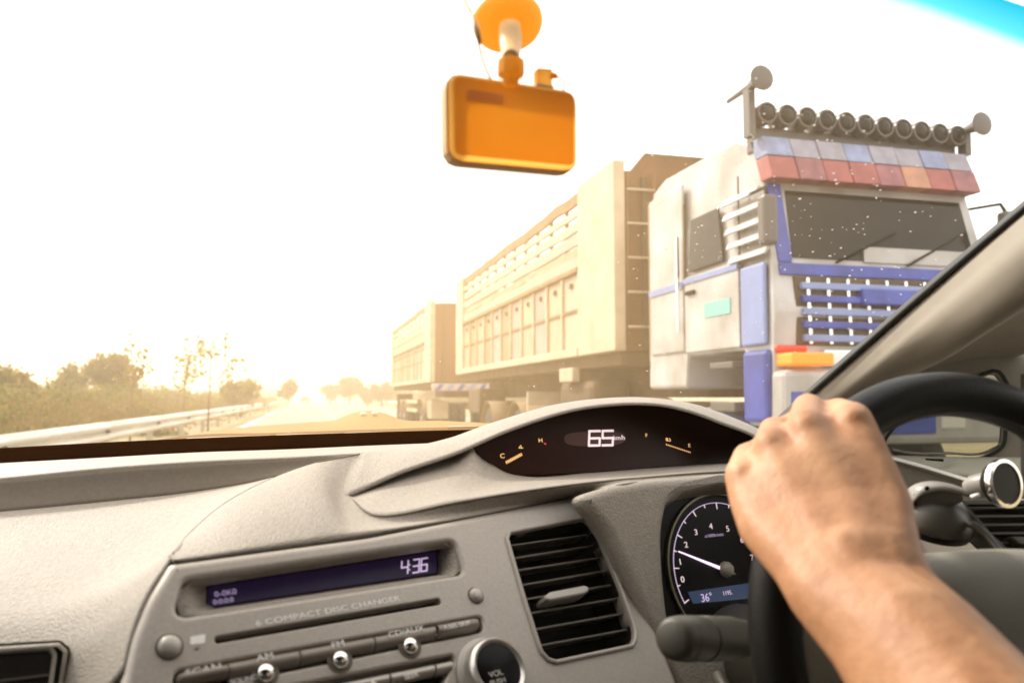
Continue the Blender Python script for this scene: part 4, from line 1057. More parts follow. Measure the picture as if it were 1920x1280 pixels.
# ---- centre panel with openings
def cpl(pts, off=0): return [CPL.ab(x, y, off) for x, y in pts]
panel_out = fillet(cpl([(320, 1052), (690, 1003), (1080, 928), (1118, 944), (1150, 1000), (1196, 1105), (1243, 1205), (1290, 1320), (1320, 1420), (205, 1420), (215, 1340), (234, 1262), (250, 1190), (277, 1120)]), [.006, .3, .02, .02, .1, .1, .1, .1, .01, .01, .1, .1, .1, .1], 5)
disp_hole = fillet(cpl([(345, 1088), (852, 1012), (870, 1074), (325, 1157)]), .0075, 6)
slot_hole = fillet(cpl([(402, 1193), (824, 1120), (828, 1132), (404, 1206)]), .0025, 4)
vent_pts = [(951, 1002), (1098, 974), (1122, 1008), (1160, 1100), (1188, 1180), (1186, 1206), (1034, 1238), (1018, 1224), (985, 1120)]
vent_hole = fillet(cpl(vent_pts), [.006, .006, .02, .1, .01, .005, .008, .01, .1], 5)
bar_hole = fillet(cpl([(326, 1257), (905, 1153), (906, 1183), (326, 1300)]), .0065, 6)
bar2_hole = fillet(cpl([(470, 1300), (850, 1226), (852, 1240), (800, 1340), (470, 1380)]), .003, 3)
cpn = plate('centre_panel', CPL, panel_out, [disp_hole, slot_hole, vent_hole, bar_hole, bar2_hole], -.014, 0, [.0075, .0045, .0012, .003, .0025, .0025], M['silver'], da, 6)
# panel behind the openings
plate('panel_back', CPL, cpl([(345, 1075), (1085, 935), (1240, 1090), (1330, 1400), (262, 1420)]), [], -.055, -.05, 0, M['black'], da)
# radio as a part of the dashboard
ra = empty('radio', CPL.p3(610, 1180), None, None); ra.parent = da; ra.matrix_parent_inverse = Matrix.Translation(-da.location)
# recessed display: flared walls, then screen
scr = cpl([(386, 1083), (822, 1016), (822, 1078), (386, 1143)], -.022)
scr_f = fillet(scr, .002, 6)
dh = disp_hole
n = 48
def resample(P, n):
    P = [Vector((p[0], p[1], 0)) for p in P]; return [p.to_2d() for p in resample_lin(P, n)]
def resample_lin(P, n):
    m = len(P); L = [0]
    for i in range(m): L.append(L[-1] + (P[(i + 1) % m] - P[i]).length)
    o = []
    for k in range(n):
        t = L[-1] * k / n; i = 0
        while i < m - 1 and L[i + 1] <= t: i += 1
        o.append(P[i].lerp(P[(i + 1) % m], (t - L[i]) / max(1e-9, L[i + 1] - L[i])))
    return o
A_, B_ = resample(dh, n), resample(scr_f, n)
V = [CPL.pt(p.x, p.y, -.004) for p in A_] + [CPL.pt(*(p.lerp(q, .45)), -.010) for p, q in zip(A_, B_)] + [CPL.pt(p.x, p.y, -.022) for p in B_]
Fc = [(r * n + i, r * n + (i + 1) % n, (r + 1) * n + (i + 1) % n, (r + 1) * n + i) for r in range(2) for i in range(n)]
solid(from_data('display_recess', V, Fc, M['dash'], ra, True), .0008, 0)
plate('screen', CPL, cpl([(380, 1078), (828, 1010), (828, 1084), (380, 1148)], -.0225), [], -.026, -.0225, 0, M['black'], ra)
plate('screen_glass', CPL, fillet(cpl([(390, 1101), (818, 1034), (818, 1073), (390, 1138)], -.0222), .001, 3), [], -.0224, -.0215, 0, M['screen'], ra)
seg = []
for ch, x0, x1, y0, y1 in (('4', 752, 764, 1052, 1076), ('3', 774, 785, 1049, 1073.5), ('6', 789, 800, 1047, 1071)):
    seg += digit(ch, x0, y0, x1, y1, sk=1.5, slope=-.15)
strokes('clock_digits', CPL, seg, .0012, -.0212, M['litviolet'], ra)
strokes('clock_colon', CPL, [((767.8, 1058), (768.2, 1059)), ((767.2, 1067), (767.6, 1068))], .0011, -.0212, M['litviolet'], ra)
text('screen_text', '0-0K0', CPL, 423, 1111, -.0212, .0058, M['litviolet2'], ra, 1.15, rot=0)
text('screen_text', '0:0:0:0', CPL, 419, 1126, -.0212, .0052, M['litviolet2'], ra, 1.1)
box_slot = plate('disc_slot', CPL, cpl([(395, 1190), (832, 1113), (834, 1137), (398, 1212)], -.01), [], -.03, -.010, 0, M['black'], ra)
text('disc_lettering', '\u24ba COMPACT DISC CHANGER'.replace('\u24ba', '6'), CPL, 622, 1143.5, .0001, .0058, M['print'], ra, 1.55)
# round buttons
def rbutton(name, px, py, r, h, m, parent, prof=None, off=0):
    p = CPL.p3(px, py, off); return lathe(name, p, CPL.N, prof or [(-.004, r * 1.12), (.0004, r * 1.12), (.0005, r * 1.02), (-.001, r), (h * .4, r * .98), (h * .8, r * .8), (h, r * .4), (h * 1.02, .0)], m, parent, 32)
def groove(px, py, r, parent):
    a, b = CPL.ab(px, py)
    plate('button_ring', CPL, [(a + r * 1.18 * math.cos(t_), b + r * 1.18 * math.sin(t_)) for t_ in np.linspace(0, 6.283, 40, endpoint=False)], [], .0, .0005, 0, M['dash_dark'], parent)
rb = .0076
groove(317.5, 1212, rb, ra); rbutton('round_button', 317.5, 1212, rb, .005, M['button'], ra)
groove(892, 1116, .0064, ra); rbutton('round_button', 892, 1116, .0064, .0045, M['button'], ra)
plate('disc_icon', CPL, fillet(cpl([(357, 1193), (385, 1188), (384, 1205), (356, 1209)]), .001, 3), [], .0, .0004, 0, M['print'], ra)
plate('disc_icon', CPL, cpl([(364, 1214), (375, 1212.5), (369, 1219)]), [], .0, .0004, 0, M['dash_dark'], ra)
text('eject_mark', '\u25b2' if False else '-', CPL, 893, 1114, .0052, .007, M['print'], ra)
# button bars: half round rods lying in their channels
def half_bar(name, pts_top, pts_bot, n, m, parent, z0=-.006, z1=.0045, gap=2):
    """n segments between the top and bottom pixel lines, each a bulged bar"""
    outo = []
    for k in range(n):
        f0, f1 = k / n, (k + 1) / n
        outo.append((f0, f1))
    return outo
def bulge(name, q, m, parent, h=.004, end0=False, end1=False, z=-.004):
    """q: TL,TR,BR,BL pixels; bulged bar with optional round ends"""
    a = [Vector(CPL.ab(*p)) for p in q]
    nu_, nv_ = 26, 11; V = []
    for j in range(nv_):
        t_ = j / (nv_ - 1); zz = math.sin(math.pi * t_) ** .6
        for i in range(nu_):
            s = i / (nu_ - 1)
            p = (a[0].lerp(a[1], s)).lerp(a[3].lerp(a[2], s), t_)
            mid_ = a[0].lerp(a[1], s).lerp(a[3].lerp(a[2], s), .5)
            zc = zz; L = (a[1] - a[0]).length; hw = (a[0] - a[3]).length / 2
            for e, dist in ((end0, s * L), (end1, (1 - s) * L)):
                if e and dist < hw:
                    k_ = math.sqrt(max(0, 1 - (1 - dist / hw) ** 2)); p = mid_ + (p - mid_) * max(k_, .02); zc = min(zc, zz * k_)
            V.append(CPL.pt(p.x, p.y, z + (h - z) * zc))
    Fc = [(j * nu_ + i, j * nu_ + i + 1, (j + 1) * nu_ + i + 1, (j + 1) * nu_ + i) for j in range(nv_ - 1) for i in range(nu_ - 1)]
    return solid(from_data(name, V, Fc, m, parent, True), .0008, 0)
def barq(x0, x1, inset=2):
    def yt(x): return 1257 + (x - 326) * (1153 - 1257) / (905 - 326) + inset
    def yb(x): return 1292 + (x - 326) * (1183 - 1292) / (905 - 326) - inset
    return [(x0, yt(x0)), (x1, yt(x1)), (x1, yb(x1)), (x0, yb(x0))]
bulge('bar_button', barq(330, 425, 3.5), M['bar'], ra, .0035, end0=True)
for x0, x1 in ((427, 560), (562, 700), (702, 816)): bulge('bar_button', barq(x0, x1, 1.5), M['bar'], ra, .0025)
bulge('bar_button', barq(818, 899, 1.5), M['bar'], ra, .0050, end1=True)
for px, py, s, sz in ((382, 1255, 'SCAN', .0066), (497, 1231, 'AM', .0064), (634, 1207, 'FM', .0064), (762, 1183, 'CD/AUX', .0062)):
    text('button_lettering', s, CPL, px, py, .0030, sz, M['print'], ra, 1.35)
text('button_lettering', 'A.SEL SKIP', CPL, 857, 1171.5, .0052, .0050, M['print'], ra, 1.15)
text('button_lettering', 'SOUND', CPL, 458, 1273, .0008, .0045, M['print'], ra, 1.2)
text('button_lettering', 'MP3', CPL, 810, 1190, .0010, .0045, M['print'], ra, 1.2)
for px, py in ((497, 1262), (637, 1237), (768, 1211)):
    groove(px, py, .0082, ra)
    p = CPL.p3(px, py); r = .0066
    lathe('chrome_button', p, CPL.N, [(0, r)] + [(.0008 + r * .85 * math.sin(a), r * math.cos(a)) for a in np.linspace(0, 1.5, 10)], M['chrome'], ra, 28)
# lower row of keys
for x0, x1 in ((480, 612), (614, 730), (732, 815), (817, 848)):
    def yl(x): return 1311 + (x - 480) * (1236 - 1311) / (850 - 480)
    bulge('lower_key', [(x0, yl(x0)), (x1 - 1, yl(x1)), (x1 - 1, yl(x1) + 22), (x0, yl(x0) + 22)], M['button'], ra, .002)
text('key_lettering', 'SEEK', CPL, 772, 1266, .0026, .0050, M['print'], ra, 1.2)
text('key_lettering', '\u25b2', CPL, 700, 1279, .0026, .0050, M['print'], ra, 1.2)
# volume knob
kp = CPL.p3(918, 1266)
lathe('volume_knob_base', kp, CPL.N, [(-.002, .030), (.002, .030), (.003, .0275), (.003, .024)], M['button'], ra, 48)
kn = lathe('volume_knob', kp, CPL.N, [(.001, .0262), (.012, .0255), (.0155, .0245), (.0172, .0225), (.0165, .0205), (.0150, .0195)], M['brush'], ra, 48)
lathe('knob_face', kp, CPL.N, [(.010, .0200), (.0152, .0198), (.0162, .017), (.0166, .0)], M['blackgloss'], ra, 40)
text('knob_lettering', 'VOL', CPL, 930, 1262, .0170, .0062, M['printgrey'], ra, 1.1)
text('knob_lettering', 'PUSH', CPL, 934, 1277, .0170, .0056, M['printgrey'], ra, 1.1)

# ---- centre air vent
av = empty('air_vent', CPL.p3(1070, 1100), None, None); av.parent = da; av.matrix_parent_inverse = Matrix.Translation(-da.location)
vb = resample(vent_hole, 60)
V = [CPL.pt(p.x, p.y, -.003) for p in vb] + [CPL.pt(p.x, p.y, -.045) for p in vb]
solid(from_data('vent_duct', V, [(i, (i + 1) % 60, 60 + (i + 1) % 60, 60 + i) for i in range(60)], M['black'], av), .001, 1)
ring('vent_rim', CPL, [tuple(p) for p in resample(vent_hole, 60)], .0042, -.003, .0026, M['silver'], av, .0022)
sl_l = [(955, 1022), (961, 1046), (966, 1069), (975, 1096.5), (983, 1123), (991, 1149), (1000, 1179.5), (1008, 1210)]
sl_r = [(1103, 1001.6), (1114, 1022), (1126, 1044.6), (1137, 1069), (1147.5, 1095.7), (1160, 1120.6), (1173, 1148.5), (1179, 1179)]
for a, b in zip(sl_l, sl_r):
    p, q = CPL.p3(a[0] + 1, a[1], -.006), CPL.p3(b[0] - 1, b[1], -.006)
    dp = -CPL.N * .022 + CPL.U * .004; th = CPL.U * .0016
    c = [p, q, q + dp, p + dp]
    bm = bmesh.new(); lo = [bm.verts.new(x - th / 2) for x in c]; hi = [bm.verts.new(x + th / 2) for x in c]
    bm.faces.new(hi); bm.faces.new(lo[::-1])
    for i in range(4): bm.faces.new((lo[i], lo[(i + 1) % 4], hi[(i + 1) % 4], hi[i]))
    bevel(from_bm('slat', bm, M['slat'], av), .0006)
plate('vent_handle', CPL, fillet(cpl([(1022, 1116), (1033, 1108), (1097, 1096), (1105, 1100), (1104, 1108), (1094, 1113), (1033, 1125), (1024, 1123)], .004), .001, 3), [], -.012, .004, .0018, M['button'], av)

# ---- left air vent, cut by the picture's edge
LVP = Plane(60, 1250, .655, rad(14), rad(22))
lv = empty('air_vent', LVP.p3(50, 1260), None, None); lv.parent = da; lv.matrix_parent_inverse = Matrix.Translation(-da.location)
lo_ = fillet([LVP.ab(*p) for p in ((-200, 1228), (112, 1207), (128, 1222), (112, 1330), (-200, 1370))], .004, 5)
li_ = fillet([LVP.ab(*p) for p in ((-190, 1242), (92, 1222), (98, 1232), (86, 1320), (-190, 1352))], .004, 5)
plate('vent_frame', LVP, lo_, [li_], -.02, .012, .003, M['cowl'], lv)
plate('vent_gap', LVP, fillet([LVP.ab(*p) for p in ((-205, 1221), (114, 1202), (132, 1218), (117, 1336), (-205, 1376))], .005, 5), [], -.02, .0085, 0, M['black'], lv)
plate('vent_duct', LVP, li_, [], -.02, .009, 0, M['black'], lv)
for k in range(3):
    p = [LVP.ab(-190, 1289 + 34 * k + 7, .0095), LVP.ab(94 - 3 * k, 1262 + 34 * k, .0095), LVP.ab(94 - 3 * k, 1266 + 34 * k, .0095), LVP.ab(-190, 1293 + 34 * k + 7, .0095)]
    plate('slat', LVP, p, [], .009, .0105, .0, M['slat'], lv)

# ---- driver side: gauge cowl
def gpl(pts, off=0): return [GPL.ab(x, y, off) for x, y in pts]
cowl_out = fillet(gpl([(1078, 930), (1150, 908), (1215, 897), (1348, 886), (1480, 880), (1640, 878), (1720, 885), (1800, 960), (1800, 1400), (1320, 1400), (1270, 1290), (1200, 1130), (1140, 990)]), [.01, .1, .1, .1, .1, .05, .02, .02, .01, .01, .2, .2, .1], 5)
cowl_hole = fillet(gpl([(1254, 946), (1290, 922), (1350, 908), (1560, 900), (1665, 925), (1675, 1100), (1640, 1215), (1300, 1215), (1258, 1170), (1248, 1080), (1244, 1000)]), [.01, .01, .05, .03, .02, .05, .03, .02, .02, .3, .3], 5)
plate('gauge_cowl', GPL, cowl_out, [cowl_hole], -.02, 0, .010, M['cowl'], da, 7)
ins = resample(cowl_hole, 70); cc = sum(ins, Vector((0, 0))) / 70
V = [GPL.pt(p.x, p.y, -.009) for p in ins] + [GPL.pt(*(cc + (p - cc) * .93), -.05) for p in ins] + [GPL.pt(*(cc + (p - cc) * .92), -.085) for p in ins]
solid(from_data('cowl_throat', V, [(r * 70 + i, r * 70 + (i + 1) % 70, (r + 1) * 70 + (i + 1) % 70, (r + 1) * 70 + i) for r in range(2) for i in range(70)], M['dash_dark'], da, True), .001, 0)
# instrument cluster
IPL = Plane(1358, 1067, .80, rad(14), rad(16))
def ipl(pts, off=0): return [IPL.ab(x, y, off) for x, y in pts]
ic = empty('rev_counter', IPL.p3(1358, 1067), None, None); ic.parent = da; ic.matrix_parent_inverse = Matrix.Translation(-da.location)
plate('gauge_back', IPL, ipl([(1215, 900), (1700, 880), (1700, 1260), (1215, 1260)]), [], -.006, 0, 0, M['blackgloss'], ic)
ca, cb = IPL.ab(1362, 1066); 
def fitr(px, py): a, b = IPL.ab(px, py); return math.hypot(a - ca, b - cb)
R1 = fitr(1262, 1052)
def arc(r, a0, a1, n): return [(ca + r * math.cos(t_), cb + r * math.sin(t_)) for t_ in np.linspace(a0, a1, n)]
def arcband(name, r0, r1, a0, a1, z0, z1, m):
    return plate(name, IPL, arc(r1, a0, a1, 48) + arc(r0, a1, a0, 48), [], z0, z1, 0, m, ic)
M['dialrim'] = mat('dial_rim', (.16, .15, .09), .35, metal=.5)
arcband('dial_rim', R1 * 1.11, R1 * 1.14, rad(20), rad(222), 0, .004, M['dialrim'])
arcband('scale_arc', R1 * .99, R1 * 1.0, rad(-20), rad(203), 0, .0006, M['litviolet'])
for k in range(15):
    t_ = rad(203 - k * 14.6); r0 = R1 * (.90 if k % 2 == 0 else .945)
    a, b = Vector((ca + r0 * math.cos(t_), cb + r0 * math.sin(t_))), Vector((ca + R1 * math.cos(t_), cb + R1 * math.sin(t_))); n_ = Vector((-math.sin(t_), math.cos(t_)))
    plate('scale_tick', IPL, [a + n_ * .0004, a - n_ * .0004, b - n_ * .0006, b + n_ * .0006], [], 0, .0006, 0, M['litwhite'], ic)
for s, px, py in (('0', 1280, 1086), ('1', 1275.5, 1053), ('2', 1286.5, 1021), ('3', 1305, 997.5), ('4', 1333, 986.5), ('5', 1364.5, 991), ('6', 1391, 1012), ('7', 1410, 1045)):
    text('scale_numeral', s, IPL, px, py, .0006, .0088, M['litwhite'], ic, 1.15)
text('dial_lettering', 'x1000r/min', IPL, 1339, 1003, .0006, .0046, M['litviolet2'], ic, 1.25, shear=.15)
n0, n1 = Vector(IPL.ab(1349, 1064, .004)), Vector(IPL.ab(1272, 1033, .004)); d_ = (n1 - n0).normalized(); q_ = Vector((-d_.y, d_.x))
plate('needle', IPL, [n0 + q_ * .0016, n0 - q_ * .0016, n1 - q_ * .0005, n1 + q_ * .0005], [], .0036, .0048, 0, M['needle'], ic)
M['hubcap'] = mat('needle_hub', (.34, .32, .24), .35)
lathe('needle_hub', IPL.p3(1360, 1067, 0), IPL.N, [(0, .0085), (.004, .008), (.007, .006), (.0085, .003), (.0088, 0)], M['hubcap'], ic, 24)
plate('needle_tail', IPL, ipl([(1362, 1058), (1379, 1076), (1360, 1077)], .003), [], .002, .0045, .0005, M['hubcap'], ic)
plate('trip_display', IPL, ipl([(1290, 1109), (1420, 1090), (1420, 1120), (1300, 1131)], .0008), [], .0, .0008, 0, M['lcd'], ic)
text('trip_lettering', '36\u00b0', IPL, 1325, 1120, .0012, .0115, M['litviolet'], ic, 1.0)
text('trip_lettering', '1195.', IPL, 1364, 1111, .0012, .0062, M['litviolet'], ic, 1.0)

# ---- right end of the dash with vent
loft('driver_pad', [[wp(x, y, Y) for x, y, Y in ((1620, 868, .86), (1680, 862, .83), (1760, 884, .78), (1830, 908, .73), (1930, 945, .66))],
                    [wp(x, y, Y) for x, y, Y in ((1640, 930, .83), (1700, 935, .80), (1770, 945, .76), (1830, 955, .715), (1930, 990, .65))],
                    [wp(x, y, Y) for x, y, Y in ((1660, 1000, .80), (1720, 1000, .77), (1790, 1000, .73), (1850, 1020, .69), (1930, 1050, .64))],
                    [wp(x, y, Y) for x, y, Y in ((1680, 1090, .78), (1740, 1090, .74), (1810, 1090, .70), (1880, 1100, .66), (1940, 1120, .63))]], M['dash_dark'], da, 40, 24, .003)
RVP = Plane(1890, 1000, .595, rad(-6), rad(20))
rv = empty('air_vent', RVP.p3(1890, 1000), None, None); rv.parent = da; rv.matrix_parent_inverse = Matrix.Translation(-da.location)
ro = [RVP.ab(*p) for p in ((1795, 938), (2060, 938), (2060, 1130), (1920, 1078), (1850, 1010))]
ri = [RVP.ab(*p) for p in ((1808, 946), (2050, 946), (2050, 1115), (1924, 1064), (1856, 1002))]
plate('vent_frame', RVP, ro, [ri], -.02, .004, .002, M['stalk'], rv)
plate('vent_duct', RVP, ri, [], -.03, -.016, 0, M['black'], rv)
for k, (x0, y) in enumerate(((1812, 949), (1824, 965), (1836, 981), (1848, 997), (1872, 1015), (1896, 1038))):
    plate('slat', RVP, [RVP.ab(x0, y, 0), RVP.ab(2050, y - 1, 0), RVP.ab(2050, y + 3.5, 0), RVP.ab(x0 + 2, y + 4.5, 0)], [], -.014, .0, .0008, M['slat'], rv)
plate('vent_handle', RVP, fillet([RVP.ab(*p) for p in ((1880, 1008), (1960, 1008), (1960, 1030), (1902, 1024))], .002, 3), [], -.004, .008, .002, M['stalk'], rv)

# ================================================================= STEERING WHEEL
WC = cp(1869.1, 1201.0, .5477); TI, YA = .2227, .0358
WN = Vector((math.sin(YA) * math.cos(TI), -math.cos(YA) * math.cos(TI), math.sin(TI)))
WA = Vector((math.cos(YA), math.sin(YA), 0)); WB = WN.cross(WA)
if WB.z < 0: WB = -WB
sw = empty('steering_wheel', WC, 'black leather steering wheel with grey hub, gripped by a hand', 'steering wheel')
bm = bmesh.new(); NU, NV = 120, 18; rg_ = []
for i in range(NU):
    t_ = 2 * math.pi * i / NU; rd = WA * math.cos(t_) + WB * math.sin(t_)
    rr = .0165 + (.0015 if 20 < (math.degrees(t_) % 180) < 60 else 0)
    rg_.append([bm.verts.new(WC + rd * (.172 + rr * math.cos(2 * math.pi * j / NV)) + WN * rr * 1.02 * math.sin(2 * math.pi * j / NV)) for j in range(NV)])
for i in range(NU):
    for j in range(NV): bm.faces.new((rg_[i][j], rg_[(i + 1) % NU][j], rg_[(i + 1) % NU][(j + 1) % NV], rg_[i][(j + 1) % NV]))
from_bm('rim', bm, M['wheel'], sw, True)
# stitched seam round the inner side
tube('rim_seam', [WC + (WA * math.cos(t_) + WB * math.sin(t_)) * (.172 - .0165 * math.cos(rad(28))) + WN * .0168 * math.sin(rad(28)) for t_ in np.linspace(0, 6.283, 121)], .0006, M['stalk'], sw, 6)
rows = []
for s, z in ((1.0, -.03), (1.0, -.004), (.97, .012), (.86, .024), (.6, .032), (.25, .035), (.02, .0355)):
    rows.append([WC + WA * (.098 * s * math.copysign(abs(math.cos(a)) ** .62, math.cos(a))) + WB * (.066 * s * math.copysign(abs(math.sin(a)) ** .62, math.sin(a)) - .006) + WN * z for a in np.linspace(0, 6.283, 48, endpoint=False)])
loft('airbag_cover', rows, M['hub'], sw, 64, 26, 0, True)
for sx in (-1, 1):
    rows = [[WC + WA * sx * (x_) + WB * (y_ * (1 if k < 1 else 1)) + WN * z_ for y_, z_ in ((-.03, -.012), (-.02, .004), (0, .008), (.02, .004), (.028, -.012))] for k, x_ in enumerate((.08, .12, .165))]
    loft('spoke', rows, M['hub'], sw, 14, 10, .004)
# column behind the wheel
co = empty('steering_column', WC - WN * .1, 'dark steering column shroud behind the wheel hub', 'steering column')
lathe('column_shroud', WC - WN * .04 - WB * .035, -WN, [(0, .035), (.02, .045), (.08, .050), (.16, .053), (.30, .055)], M['stalk'], co, 36)
# indicator stalk
st = empty('indicator_stalk', cp(1330, 1195, .62), 'dark indicator stalk with a rotating end cap, left of the steering wheel', 'stalk')
p0, p1 = cp(1258, 1196, .585), cp(1425, 1196, .70)
ax = (p1 - p0).normalized(); L = (p1 - p0).length
lathe('stalk_barrel', p0, ax, [(.0155, .0158), (.018, .0166), (.045, .0168), (.046, .0160), (.0475, .0160), (.0485, .0170), (L * .62, .0172), (L * .63, .0164), (L * .66, .0164), (L * .67, .0160), (L * .9, .0135), (L, .012)], M['stalk'], st, 36)
lathe('end_cap', p0, ax, [(0, .002), (.0008, .0105), (.0025, .0138), (.006, .0155), (.0145, .0163), (.0150, .0150)], M['stalk'], st, 36)
tube('stalk_mark', [p0 + ax * .052 + UP * .0172 - FW * .002, p0 + ax * .066 + UP * .0172 - FW * .002], .0008, M['printgrey'], st, 6)
lathe('lower_lever', cp(1345, 1262, .66), cp(1368, 1300, .63) - cp(1345, 1262, .66), [(0, .003), (.004, .005), (.02, .0045), (.03, .006)], M['stalk'], co, 16)

# ================================================================= PHONE HOLDER
ph = empty('phone_holder', cp(1765, 950, .70), 'dark suction phone holder with silver ringed magnet disc, right of the hand', 'phone holder')
cb_ = cp(1755, 962, .715)
un = (Vector((0, -.35, 1))).normalized()
lathe('suction_base', cb_, un, [(-.010, .0305), (-.006, .031), (.0, .029), (.008, .024), (.014, .017), (.017, .007), (.0172, 0)], M['holder'], ph, 40)
lathe('base_gasket', cb_, un, [(-.016, .030), (-.0101, .0318), (-.0099, .027)], M['black'], ph, 40)
arm = [cp(1700, 925, .715), cp(1718, 908, .71), cp(1745, 901, .705), cp(1780, 905, .70), cp(1812, 916, .695)]
rows = []
for i, c in enumerate(catmull(arm, 12)):
    h_ = .0115 * (1 - .45 * i / 11); wd_ = .010
    rows.append([c + UP * (h_ * (math.sin(a) * .5)) + FW * (wd_ * math.cos(a)) - UP * h_ * .55 for a in np.linspace(0, 6.283, 16, endpoint=False)])
loft('holder_arm', rows, M['holderlight'], ph, 24, 30, 0, True)
plate_pl = Plane(1755, 930, .655, rad(-20), 0)
slab('arm_web', [cp(1712, 928, .705), cp(1735, 915, .70), cp(1805, 922, .69), cp(1808, 940, .69), cp(1768, 962, .70), cp(1722, 950, .705)], FW * .012, M['holder'], ph, .002)
lathe('arm_screw', cp(1738, 915, .699), -FW, [(0, .0022), (.0012, .0018)], M['black'], ph, 12)
dn = (cp(1840, 922, .60) - cp(1877, 906, .66)).normalized()
dn = (-FW * .86 + RT * .38 + UP * .16).normalized()
dcn = cp(1877, 906, .67)
lathe('magnet_disc', dcn, dn, [(-.012, .010), (-.006, .0165), (.001, .0195), (.003, .0195)], M['black'], ph, 44)
lathe('silver_ring', dcn, dn, [(.0, .0200), (.0035, .0205), (.0050, .0200), (.0052, .0172), (.0035, .0168), (.0034, .0168)], M['chrome'], ph, 48)
M['pad'] = mat('magnet_pad', (.05, .045, .035), .7, bump=.3, bscale=900)
lathe('magnet_pad', dcn, dn, [(.0025, .0168), (.0042, .0166), (.0044, 0)], M['pad'], ph, 40)
lathe('ball_joint', cp(1812, 914, .695), (dcn - dn * .01) - cp(1812, 914, .695), [(0, .006), (.006, .0095), (.02, .0105), (.026, .0095), (.028, .007)], M['holderlight'], ph, 24)
tube('joint_tab', [cp(1821, 931, .66), cp(1836, 927, .655)], .0016, M['print'], ph, 8)
# release lever of the suction base
lvr = [cp(1818, 980, .69), cp(1835, 990, .685), cp(1850, 1003, .68), cp(1868, 1025, .672), cp(1882, 1043, .665)]
tube('release_lever', catmull(lvr, 14), [.004 - .0012 * math.sin(math.pi * i / 13) for i in range(14)], M['holder'], ph, 10)
lathe('lever_tip', cp(1880, 1043, .660), -FW, [(0, .0034), (.002, .003), (.003, .0)], M['chrome'], ph, 14)

# ================================================================= DASH CAMERA
dk = empty('dash_camera', cp(955, 230, .49), 'dash camera coloured amber for lens flare, hanging from a suction mount under the windscreen top', 'dash camera')
KP = Plane(960, 225, .475, rad(6.5), rad(0))
def kpl(pts, off=0): return [KP.ab(x, y, off) for x, y in pts]
face = fillet(kpl([(844, 135), (1082, 172), (1083, 317), (846, 295)]), .0085, 7)
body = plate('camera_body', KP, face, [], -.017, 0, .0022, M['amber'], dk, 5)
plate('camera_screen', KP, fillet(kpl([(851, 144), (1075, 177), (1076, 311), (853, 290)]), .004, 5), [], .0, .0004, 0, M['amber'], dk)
plate('maker_plate', KP, fillet(kpl([(875, 168), (944, 177), (944, 196), (875, 189)], .0004), .002, 4), [], .0004, .0009, 0, leafmat('plate_flare_tint', (.88, .56, .2), (.9, .6, .25), .4, 5), dk)
# paler side shell: light on the left side and underside put into colour
ring_in = [tuple(Vector(p)) for p in resample(face, 60)]
ring('camera_lit_shell', KP, ring_in, .0016, -.015, -.004, M['amberlight'], dk, .001)
gh = on_glass(951, 38, .001)
gp, gn = gh
if gn.dot(Vector((0, -1, -1))) < 0: gn = -gn
rdisc = 66 / F_PX * (gp - CAM).dot(FW)
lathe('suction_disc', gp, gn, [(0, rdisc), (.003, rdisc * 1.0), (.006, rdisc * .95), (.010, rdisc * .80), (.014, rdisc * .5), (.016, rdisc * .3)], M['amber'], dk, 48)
zs = (gp - CAM).dot(FW) - .018
tp = [cp(956, 50, zs), cp(957, 75, zs - .004), cp(957.5, 112, .495)]
k_ = zs / F_PX
tube('mount_stem', catmull(tp, 9), [.0072, .0076, .0074, .0068, .0062, .0058, .0056, .0055, .0055], M['amberlight'], dk, 24)
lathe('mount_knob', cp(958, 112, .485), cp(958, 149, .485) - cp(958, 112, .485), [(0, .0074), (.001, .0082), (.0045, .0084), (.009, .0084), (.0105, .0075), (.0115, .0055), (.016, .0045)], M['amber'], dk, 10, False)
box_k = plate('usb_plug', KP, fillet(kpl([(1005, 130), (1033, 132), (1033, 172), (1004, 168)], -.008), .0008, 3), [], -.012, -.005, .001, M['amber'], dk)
plate('plug_collar', KP, kpl([(1002, 158), (1036, 163), (1036, 175), (1002, 170)], -.006), [], -.014, -.003, .001, M['amberlight'], dk)
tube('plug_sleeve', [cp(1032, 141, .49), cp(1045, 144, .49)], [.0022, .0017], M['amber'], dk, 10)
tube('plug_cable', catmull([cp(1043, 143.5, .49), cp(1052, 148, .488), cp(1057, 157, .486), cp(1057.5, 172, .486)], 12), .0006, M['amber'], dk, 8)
cab = [cp(862, -25, .505), cp(871, 0, .503), cp(885, 28, .50), cp(893, 58, .497), cp(898, 84, .495), cp(904, 110, .492), cp(912, 132, .488), cp(920, 148, .484)]
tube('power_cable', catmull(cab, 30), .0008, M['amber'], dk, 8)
tube('cable_clip', [cp(886, 28, .4985), cp(894, 58, .4955), cp(900, 82, .4935)], [.0012, .0024, .0014], M['amberlight'], dk, 8)

